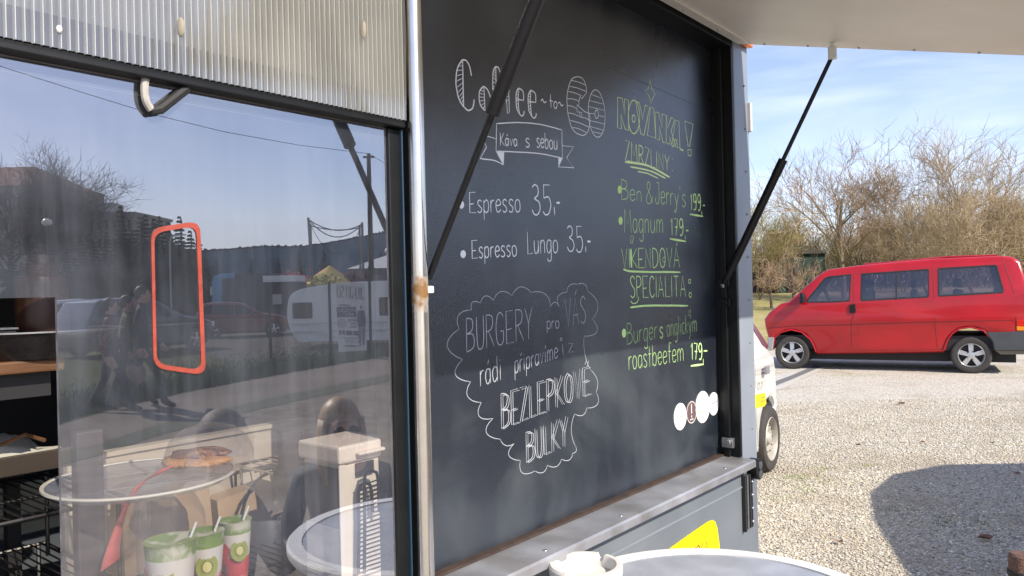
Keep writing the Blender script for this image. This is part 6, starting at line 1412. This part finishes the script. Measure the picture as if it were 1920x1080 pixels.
# blue trailer
d = 40.0; a = at(400, 600, d); t_ = rthing('blue_show_trailer', 'blue and dark show trailer with rounded end in the reflection', 'trailer', (a.x, a.y, 0)); a.z = 0; Mb = frame(a, R(0))
b = MB(M=Mb); b.prism([(0, .45), (.0, 2.4), (.12, 2.7), (.45, 2.82), (3.0, 2.84), (3.0, .45)], 0, 2.3, lambda u, v, w: Vector((u, w, v))); b.build('body', mat('dark_trailer_side', (.07, .075, .09), .5, var=.2, vs=2), t_)
b = MB(M=Mb); b.prism([(-.02, .5), (-.02, 2.42), (.1, 2.73), (.45, 2.86), (1.2, 2.87), (1.1, 2.6), (.5, 2.58), (.45, .5)], -.03, -.002, lambda u, v, w: Vector((u, w, v))); b.build('blue_end', mat('sky_blue_paint', (.10, .30, .50), .4, emit=None), t_)
for z_ in (1.15, 1.95): b = MB(M=Mb); b.box((-.06, .2, z_), (.12, .5, .45)); b.build('window', mat('cream_shutter', (.5, .48, .42), .6), t_)
for x_ in (.6, 2.4): b = MB(M=Mb); b.lathe([(0, -.08), (.32, -.08), (.36, 0), (.32, .08), (0, .08)], (x_, .2, .36), 18, Vector((0, 1, 0))); b.build('wheel', m_rubber, t_, smooth=True)
a = at(500, 600, 38); a.z = 0; t_ = rthing('ticket_booth', 'dark booth with white sign board left of the caravan', 'booth', a); Mb = frame(a, 0)
b = MB(M=Mb); b.span((0, 0, 0), (1.6, 1.6, 2.3)); b.build('wall', mat('dark_booth', (.06, .05, .06), .7), t_); b = MB(M=Mb); b.span((-.1, -.15, 2.31), (1.5, 1.7, 2.62)); b.build('sign_board', m_white, t_)
b = MB(M=Mb); b.box((.55, -.02, 1.45), (.45, .05, .5)); b.build('window', mat('cream_shutter'), t_)
# street lamps
for i, (px, yt, dd_, lab) in enumerate(((88, 417, 30, 'globe street lamp at the left of the reflection'), (727, 471, 60, 'globe lamp near the right end of the reflection'))):
    a = at(px, yt, dd_); t_ = rthing('globe_lamp', lab, 'street lamp', (a.x, a.y, 0), 'globe lamps'); b = RB(); b.ball(a, (.19, .19, .15) if i == 0 else (.24,) * 3, 16, 10); b.build('globe', mat('opal_globe', (.75, .72, .62), .3), t_, smooth=True); b = RB(); b.tube([(a.x, a.y, 0), a - Vector((0, 0, .15))], .04, 8); b.build('pole', mat('faint_grey_pole', (.09, .095, .10), .7), t_)
a = at(318, 441, 48); t_ = rthing('street_lamp', 'thin grey street lamp seen inside the orange frame', 'street lamp', (a.x, a.y, 0)); b = RB(); b.tube([(a.x, a.y, 0), (a.x, a.y, a.z - .5), (a.x + .1, a.y, a.z - .1), (a.x + .5, a.y, a.z)], .06, 6); b.build('pole', mat('grey_lamp_pole', (.35, .36, .38), .5), t_, smooth=True); b = RB(); b.box(a + Vector((.7, 0, 0)), (.6, .2, .08)); b.build('lamp_head', mat('grey_lamp_pole'), t_)
# ---- cars in the reflection
suv = [(-.75, .35), (-.80, .55), (-.78, .95), (-.66, 1.15), (-.45, 1.55), (-.30, 1.62), (.5, 1.68), (1.3, 1.62), (1.55, 1.50), (2.25, 1.10), (2.9, 1.0), (3.35, .88), (3.5, .7), (3.52, .45), (3.45, .28)]
def archp(cx, r_): return [(cx + r_ * math.cos(math.pi * i / 8), .34 + r_ * math.sin(math.pi * i / 8)) for i in range(9)]
suvo = suv + archp(2.7, .40) + [(2.28, .26), (.42, .26)] + archp(0, .40)
suvw = [[(2.0, 1.10), (1.40, 1.50), (1.0, 1.53), (1.02, 1.08)], [(.94, 1.08), (.92, 1.53), (.1, 1.56), (.05, 1.10)], [(-.03, 1.12), (.02, 1.55), (-.30, 1.48), (-.5, 1.16)]]
def rcar(px, dd_, ang, paint, name, label, outline=suvo, wins=suvw, H=1.68, scl=1.0, belt_=1.04, grp='cars parked across the road', zofs=0):
    a = at(px, 600, dd_); a.z = zofs; t = rthing(name, label, 'car', a, grp); M_ = frame(a, ang) @ Matrix.Scale(scl, 4)
    car(t, M_, outline, 1.8, lambda x: belt_, wins, paint, taper=.22, wheels=(0, 2.7), wr=.34, narrow=lambda x: max(0, x - 2.6) ** 2 * .2, glass=m_win, interior=False)
    g = MB(M=M_)
    g.add([(2.22, .15, 1.13), (2.22, 1.65, 1.13), (1.52, 1.5, 1.53), (1.52, .3, 1.53)], [(0, 1, 2, 3)]); g.v = [p + Vector((.03, 0, .03)) for p in g.v]; g.build('windscreen', m_win, t, fix=False)
    g = MB(M=M_); g.box((3.40, .32, .78), (.12, .42, .14)); g.build('headlight', m_clear if 0 else m_white, t, bevel=.02); g = MB(M=M_); g.box((3.40, 1.48, .78), (.12, .42, .14)); g.build('headlight', m_white, t, bevel=.02)
    g = MB(M=M_); g.box((3.50, .9, .55), (.06, .9, .22)); g.build('grille', m_black, t)
    g = MB(M=M_); g.box((1.75, -.08, 1.16), (.16, .16, .14)); g.build('door_mirror', paint, t, bevel=.03)
    return t
rcar(118, 25, R(42), mat('silver_paint', (.72, .70, .70), .25, .5, coat=.5), 'silver_suv', 'silver SUV in the reflection left of the walking people')
rcar(214, 21.5, R(60), mat('dark_grey_paint', (.10, .105, .12), .2, .3, coat=.6), 'dark_suv', 'dark grey SUV reflected inside the orange frame')
rcar(398, 30, R(20), mat('dull_red_paint', (.22, .06, .06), .3, coat=.4), 'red_car', 'dull red car in the reflection beside the blue trailer', scl=.85)
rcar(-60, 24, R(40), mat('dark_grey_paint'), 'dark_hatchback', 'dark car beyond the left edge of the reflection', scl=.95)
# ================================================================== PEOPLE
def person(T_, J, name, label, mats, hair=None, extra=None, group=None, hand_pose=.3, glasses=False, bag=False, headr=.098):
    # J: joints in local space (x right of the figure as drawn, y away, z up); T_: local->world
    root = thing(name, label, 'person', T_ @ Vector((0, 0, 0)), group)
    names = ['pelvis', 'belly', 'chest', 'neck', 'chin', 'head', 'crown']
    V, E, Rr = [], [], []
    def v(p, r): V.append(Vector(p)); Rr.append(r); return len(V) - 1
    idx = {}
    for n_, r in zip(names, (.145, .13, .155, .058, .075, headr, .06)): idx[n_] = v(J[n_], r)
    for a, c in zip(names, names[1:]): E.append((idx[a], idx[c]))
    for s_ in 'LR':
        sh_ = v(J['sh' + s_], .066); el = v(J['el' + s_], .046); wr_ = v(J['wr' + s_], .030); E += [(idx['chest'], sh_), (sh_, el), (el, wr_)]
        um = v((Vector(J['sh' + s_]) * .6 + Vector(J['el' + s_]) * .4), .056); E.remove((sh_, el)); E += [(sh_, um), (um, el)]
        w0 = Vector(J['wr' + s_]); dr = (w0 - Vector(J['el' + s_])).normalized(); lat = dr.cross(Vector((0, 1, 0))); lat = lat.normalized() if lat.length > .1 else Vector((1, 0, 0)); nrm = lat.cross(dr)
        palm = v(w0 + dr * .05, .034); E.append((wr_, palm))
        for k, (o_, ln) in enumerate(((-.030, .060), (-.010, .072), (.010, .068), (.029, .052))):
            k0 = v(w0 + dr * .088 + lat * o_, .011); k1 = v(w0 + dr * (.088 + ln * .5) + lat * o_ * 1.1 + nrm * hand_pose * .02, .009); k2 = v(w0 + dr * (.088 + ln * .9) + lat * o_ * 1.1 + nrm * hand_pose * .055, .008); E += [(palm, k0), (k0, k1), (k1, k2)]
        t0 = v(w0 + dr * .045 - lat * .042 + nrm * .01, .012); t1 = v(w0 + dr * .085 - lat * .055 + nrm * .022, .010); E += [(palm, t0), (t0, t1)]
        hp = v(J['hp' + s_], .092); th = v(Vector(J['hp' + s_]) * .5 + Vector(J['kn' + s_]) * .5, .080); kn = v(J['kn' + s_], .058); cf = v(Vector(J['kn' + s_]) * .65 + Vector(J['an' + s_]) * .35, .058); an = v(J['an' + s_], .040); he = v(J['an' + s_] + Vector(J['ft' + s_]) * -.25 + Vector((0, 0, -.035)), .040); ft = v(Vector(J['an' + s_]) + Vector(J['ft' + s_]) * .75 + Vector((0, 0, -.05)), .040); to = v(Vector(J['an' + s_]) + Vector(J['ft' + s_]) * 1.25 + Vector((0, 0, -.06)), .028)
        E += [(idx['pelvis'], hp), (hp, th), (th, kn), (kn, cf), (cf, an), (an, he), (an, ft), (ft, to)]
    me = bpy.data.meshes.new('body'); me.from_pydata(V, E, []); o = bpy.data.objects.new('tmp', me); COL.objects.link(o)
    sk = o.modifiers.new('skin', 'SKIN'); sk.use_smooth_shade = True
    for i, r in enumerate(Rr): me.skin_vertices[0].data[i].radius = (r, r)
    me.skin_vertices[0].data[0].use_root = True
    sb = o.modifiers.new('sub', 'SUBSURF'); sb.levels = 1; sb.render_levels = 1
    dg = bpy.context.evaluated_depsgraph_get(); dg.update(); ev = o.evaluated_get(dg).to_mesh()
    vs = [x.co.copy() for x in ev.vertices]; fs = [tuple(p.vertices) for p in ev.polygons]; o.evaluated_get(dg).to_mesh_clear(); bpy.data.objects.remove(o)
    def kind(p):
        segs = [('skin', 'chin', 'crown'), ('skin', 'neck', 'chin'), ('top', 'chest', 'belly'), ('top', 'chest', 'neck'), ('leg', 'pelvis', 'pelvis')]
        best, bd = 'top', 9
        def dist(a, c):
            a, c = Vector(J[a]), Vector(J[c]); ac = c - a; t = max(0, min(1, (p - a).dot(ac) / ac.length_squared)) if ac.length > 1e-6 else 0; return (p - a - ac * t).length
        for kn_, a, c in [('skin', 'chin', 'crown'), ('top', 'neck', 'belly'), ('leg', 'pelvis', 'pelvis')] + [x for s_ in 'LR' for x in (('top', 'sh' + s_, 'el' + s_), ('top', 'el' + s_, 'wr' + s_), ('leg', 'hp' + s_, 'kn' + s_), ('leg', 'kn' + s_, 'an' + s_))]:
            dd = dist(a, c) - (.08 if kn_ == 'leg' and a == 'pelvis' else 0)
            if dd < bd: bd, best = dd, kn_
        for s_ in 'LR':
            w0 = Vector(J['wr' + s_]); dr = (w0 - Vector(J['el' + s_])).normalized()
            if (p - w0).length < .2 and (p - w0).dot(dr) > 0.005 and ((p - w0) - dr * (p - w0).dot(dr)).length < .075: return 'skin'
            if (p - Vector(J['an' + s_])).length < .32 and p.z < J['an' + s_][2] + .01 and (p - Vector(J['kn' + s_])).length > .25: return 'shoe'
        return best
    order = ['skin', 'top', 'leg', 'shoe']; mi = []
    for f in fs:
        c = sum((vs[i] for i in f), Vector()) / len(f); mi.append(order.index(kind(c)))
    b = MB(M=T_); b.v = vs; b.f = fs; b.mi = mi; b.build('body', mats, root, smooth='all', fix=True)
    hd = Vector(J['head']); fd = J.get('face', Vector((0, -1, 0))); fd = Vector(fd).normalized(); sd = fd.cross(Vector((0, 0, 1))).normalized(); up = Vector((0, 0, 1))
    m_h = hair or mat('dark_hair', (.03, .02, .015), .6)
    b = MB(M=T_)
    Mh = Matrix((sd, -fd, up)).transposed()
    b.ball(hd + up * .028 - fd * .026, (.092, .098, .112), 18, 12, M=Mh)
    if extra == 'long':
        for k in range(26):
            a = math.pi * (k / 25) * 1.25 - .4; ox = sd * math.cos(a) * .098 - fd * (math.sin(a) * .098 - .0); ox.z = 0
            p_ = hd + ox * .82 + up * .05; b.tube([p_, p_ + ox * .14 - up * .10, p_ + ox * .10 - up * .20, p_ - up * .27], [.018, .017, .014, .006], 7)
    hb = b.build('hair', m_h, root, smooth='all')
    # clip hair away from the face by pushing it behind: face pieces sit in front
    b = MB(M=T_); b.ball(hd + fd * .03 - up * .015, (.072, .075, .100), 16, 12, M=Mh); b.ball(hd + fd * .108 - up * .012, (.012, .016, .022), 8, 6, M=Mh)
    b.ball(hd + sd * .080 - up * .01, (.010, .018, .028), 8, 6, M=Mh); b.ball(hd - sd * .080 - up * .01, (.010, .018, .028), 8, 6, M=Mh); b.build('face', mats[0], root, smooth='all')
    b = MB(M=T_)
    for s_ in (-1, 1): b.ball(hd + fd * .092 + sd * .03 * s_ + up * .012, (.028, .012, .022) if glasses else (.012, .008, .006), 10, 6, M=Mh)
    if glasses: b.box(hd + fd * .098 + up * .016, (.02, .005, .005))
    b.build('sunglasses' if glasses else 'eyes', m_black, root, smooth='all')
    b = MB(M=T_); b.ball(hd + fd * .096 - up * .055, (.022, .008, .006), 10, 6, M=Mh); b.build('mouth', mat('lips', (.3, .08, .07), .5), root, smooth='all')
    if bag:
        b = MB(M=T_); c_ = Vector(J['wrL']) + Vector((0, 0, -.32)); b.ball(c_, (.13, .06, .17), 12, 8); b.tube([c_ + Vector((0, 0, .15)), Vector(J['wrL']) + Vector((0, 0, -.06))], .008, 6); b.build('handbag', mat('dull_pink_bag', (.25, .12, .12), .6), root, smooth='all')
    return root
def walk(h=1.72, stride=.30, swing=.2, ph=1, face=(1, .1, 0)):
    k = h / 1.75; s_ = stride * ph
    J = dict(pelvis=(0, 0, .95), belly=(0, 0, 1.10), chest=(.01, 0, 1.34), neck=(.015, 0, 1.48), chin=(.03, 0, 1.56), head=(.035, 0, 1.635), crown=(.03, 0, 1.72),
             shL=(0, -.17, 1.41), shR=(0, .17, 1.41), elL=(-swing * ph * .5, -.21, 1.13), elR=(swing * ph * .4, .21, 1.13), wrL=(-swing * ph * .4 + .05, -.2, .88), wrR=(swing * ph + .06, .19, .91),
             hpL=(0, -.09, .90), hpR=(0, .09, .90), knL=(s_ * .55 + .04, -.095, .50), knR=(-s_ * .40 + .04, .095, .50), anL=(s_ * .95, -.10, .085), anR=(-s_ * 1.0, .10, .12), ftL=(.13, 0, 0), ftR=(.12, 0, -.03))
    J = {a: Vector(c) * k for a, c in J.items()}; J['face'] = Vector(face); return J
m_skin = mat('skin', (.42, .24, .17), .5)
m_shoe = mat('dark_shoe', (.02, .018, .018), .5)
gp = 'people walking along the road'
for i, (px, py, h, ph, ang, top, leg, lab, bg_) in enumerate((
    (208, 772, 1.62, 1, .45, (.09, .02, .035), (.02, .02, .03), 'person in a maroon coat walking, leftmost of the reflected three', False),
    (240, 764, 1.66, -1, .5, (.11, .085, .025), (.018, .018, .028), 'person in an olive jacket walking between the other two reflected walkers', True),
    (268, 766, 1.80, 1, .45, (.02, .022, .03), (.014, .018, .028), 'tall person in a dark jacket walking, nearest to the orange frame', False))):
    p = on_ground(px, py, 0); person(frame(p, ang), walk(h, ph=ph, face=(1, -.2, 0)), 'person', lab, [m_skin, mat('coat_%d' % i, top, .8), mat('trousers_%d' % i, leg, .8), m_shoe], group=gp, bag=bg_)
# seated woman and seated man, on stools behind the camera's left
def sit(fw, seat=.52, arm_up=True):
    up = .0
    J = dict(pelvis=(0, 0, seat + .09), belly=(0, .02, seat + .25), chest=(0, .0, seat + .47), neck=(0, -.02, seat + .60), chin=(0, -.05, seat + .67), head=(0, -.055, seat + .745), crown=(0, -.04, seat + .83),
             shL=(-.17, 0, seat + .53), shR=(.17, 0, seat + .53), elL=(-.24, -.10, seat + .28), elR=(.24, -.10, seat + .28), wrL=(-.14, -.28, seat + .30), wrR=(.14, -.30, seat + .32),
             hpL=(-.09, 0, seat + .06), hpR=(.09, 0, seat + .06), knL=(-.12, -.42, seat + .06), knR=(.12, -.42, seat + .05), anL=(-.13, -.40, .09), anR=(.13, -.38, .09), ftL=(0, -.13, 0), ftR=(0, -.13, 0))
    if arm_up: J['elR'] = Vector((.20, -.16, seat + .36)); J['wrR'] = Vector((.07, -.26, seat + .62))
    J = {a: Vector(c) for a, c in J.items()}; J['face'] = Vector(fw); return J
def stool(M_, label, seat=.52):
    t = thing('stool', label, 'stool', M_ @ Vector((0, 0, 0)), 'stools by the trailer')
    b = MB(M=M_); b.lathe([(0, seat - .04), (.17, seat - .04), (.18, seat - .02), (.17, seat - .001), (0, seat)], (0, .02, 0), 24); b.build('seat', m_black, t, smooth=True)
    for k in range(4): a = k * math.pi / 2 + .78; b = MB(M=M_); b.tube([(.12 * math.cos(a), .12 * math.sin(a) + .02, seat - .041), (.2 * math.cos(a), .2 * math.sin(a) + .02, 0)], .011, 8); b.build('leg', m_steel, t, smooth=True)
hp_ = at(640, 806, 3.3); seat_ = hp_.z - .745; base_ = Vector((hp_.x, hp_.y, 0))
Ms = frame(base_, R(12)); Ms = Ms @ Matrix.Translation((0, .055, 0))
person(Ms, sit((.25, -1, -.05), seat_), 'person', 'seated blonde woman in sunglasses reflected above the cream dispenser', [m_skin, mat('dark_jacket', (.02, .022, .03), .7), mat('jeans', (.03, .04, .07), .8), m_shoe], hair=mat('blonde_brown_hair', (.30, .20, .11), .45, var=.3, vs=60, streak=(1, 1, .1)), extra='long', glasses=True)
stool(Ms, 'black round stool under the seated blonde woman', seat_)
hp_ = at(405, 836, 2.9); seat_ = hp_.z - .745; base_ = Vector((hp_.x, hp_.y, 0)); Ms = frame(base_, R(150))
person(Ms, sit((0, -1, 0), seat_, False), 'person', 'seated person in a brown coat seen from behind in the reflection', [m_skin, mat('brown_coat', (.19, .15, .12), .8), mat('jeans'), m_shoe], hair=mat('short_brown_hair', (.12, .085, .065), .7))
stool(Ms, 'black round stool under the seated person in brown', seat_)
# ================================================================== UNSEEN BLOCKER added right of the view to cast the broad shadow
kp = [(3.75, 1.6), (3.92, 2.5), (4.18, 3.4), (4.45, 4.05), (4.9, 4.6), (5.5, 4.9), (6.2, 4.88), (7.6, 4.6), (7.6, 1.6)]
t_ = thing('unseen_shadow_blocker', 'unseen round-cornered kiosk just outside the right edge, casting the broad shadow', 'blocker', (5.8, 3.2, 0))
b = MB(); b.prism(kp, .25, 1.92, lambda u, v, w: Vector((u, v, w))); b.build('wall', mat('blocker_wall', (.42, .40, .36), .7), t_)
b = MB(); b.prism(kp, 1.9205, 2.02, lambda u, v, w: Vector((7.3 + (u - 7.3) * 1.0, v, w))); b.build('roof', m_greysm, t_)
for q_ in ((4.2, 2.0), (7.2, 2.0), (5.0, 4.1), (7.2, 4.2)): b = MB(); b.box((q_[0], q_[1], .1255), (.2, .2, .247)); b.build('block_foot', m_conc, t_)
b = MB(); b.box((5.6, 1.585, 1.2), (1.4, .03, .7)); b.build('blocker_panel', m_alu, t_)
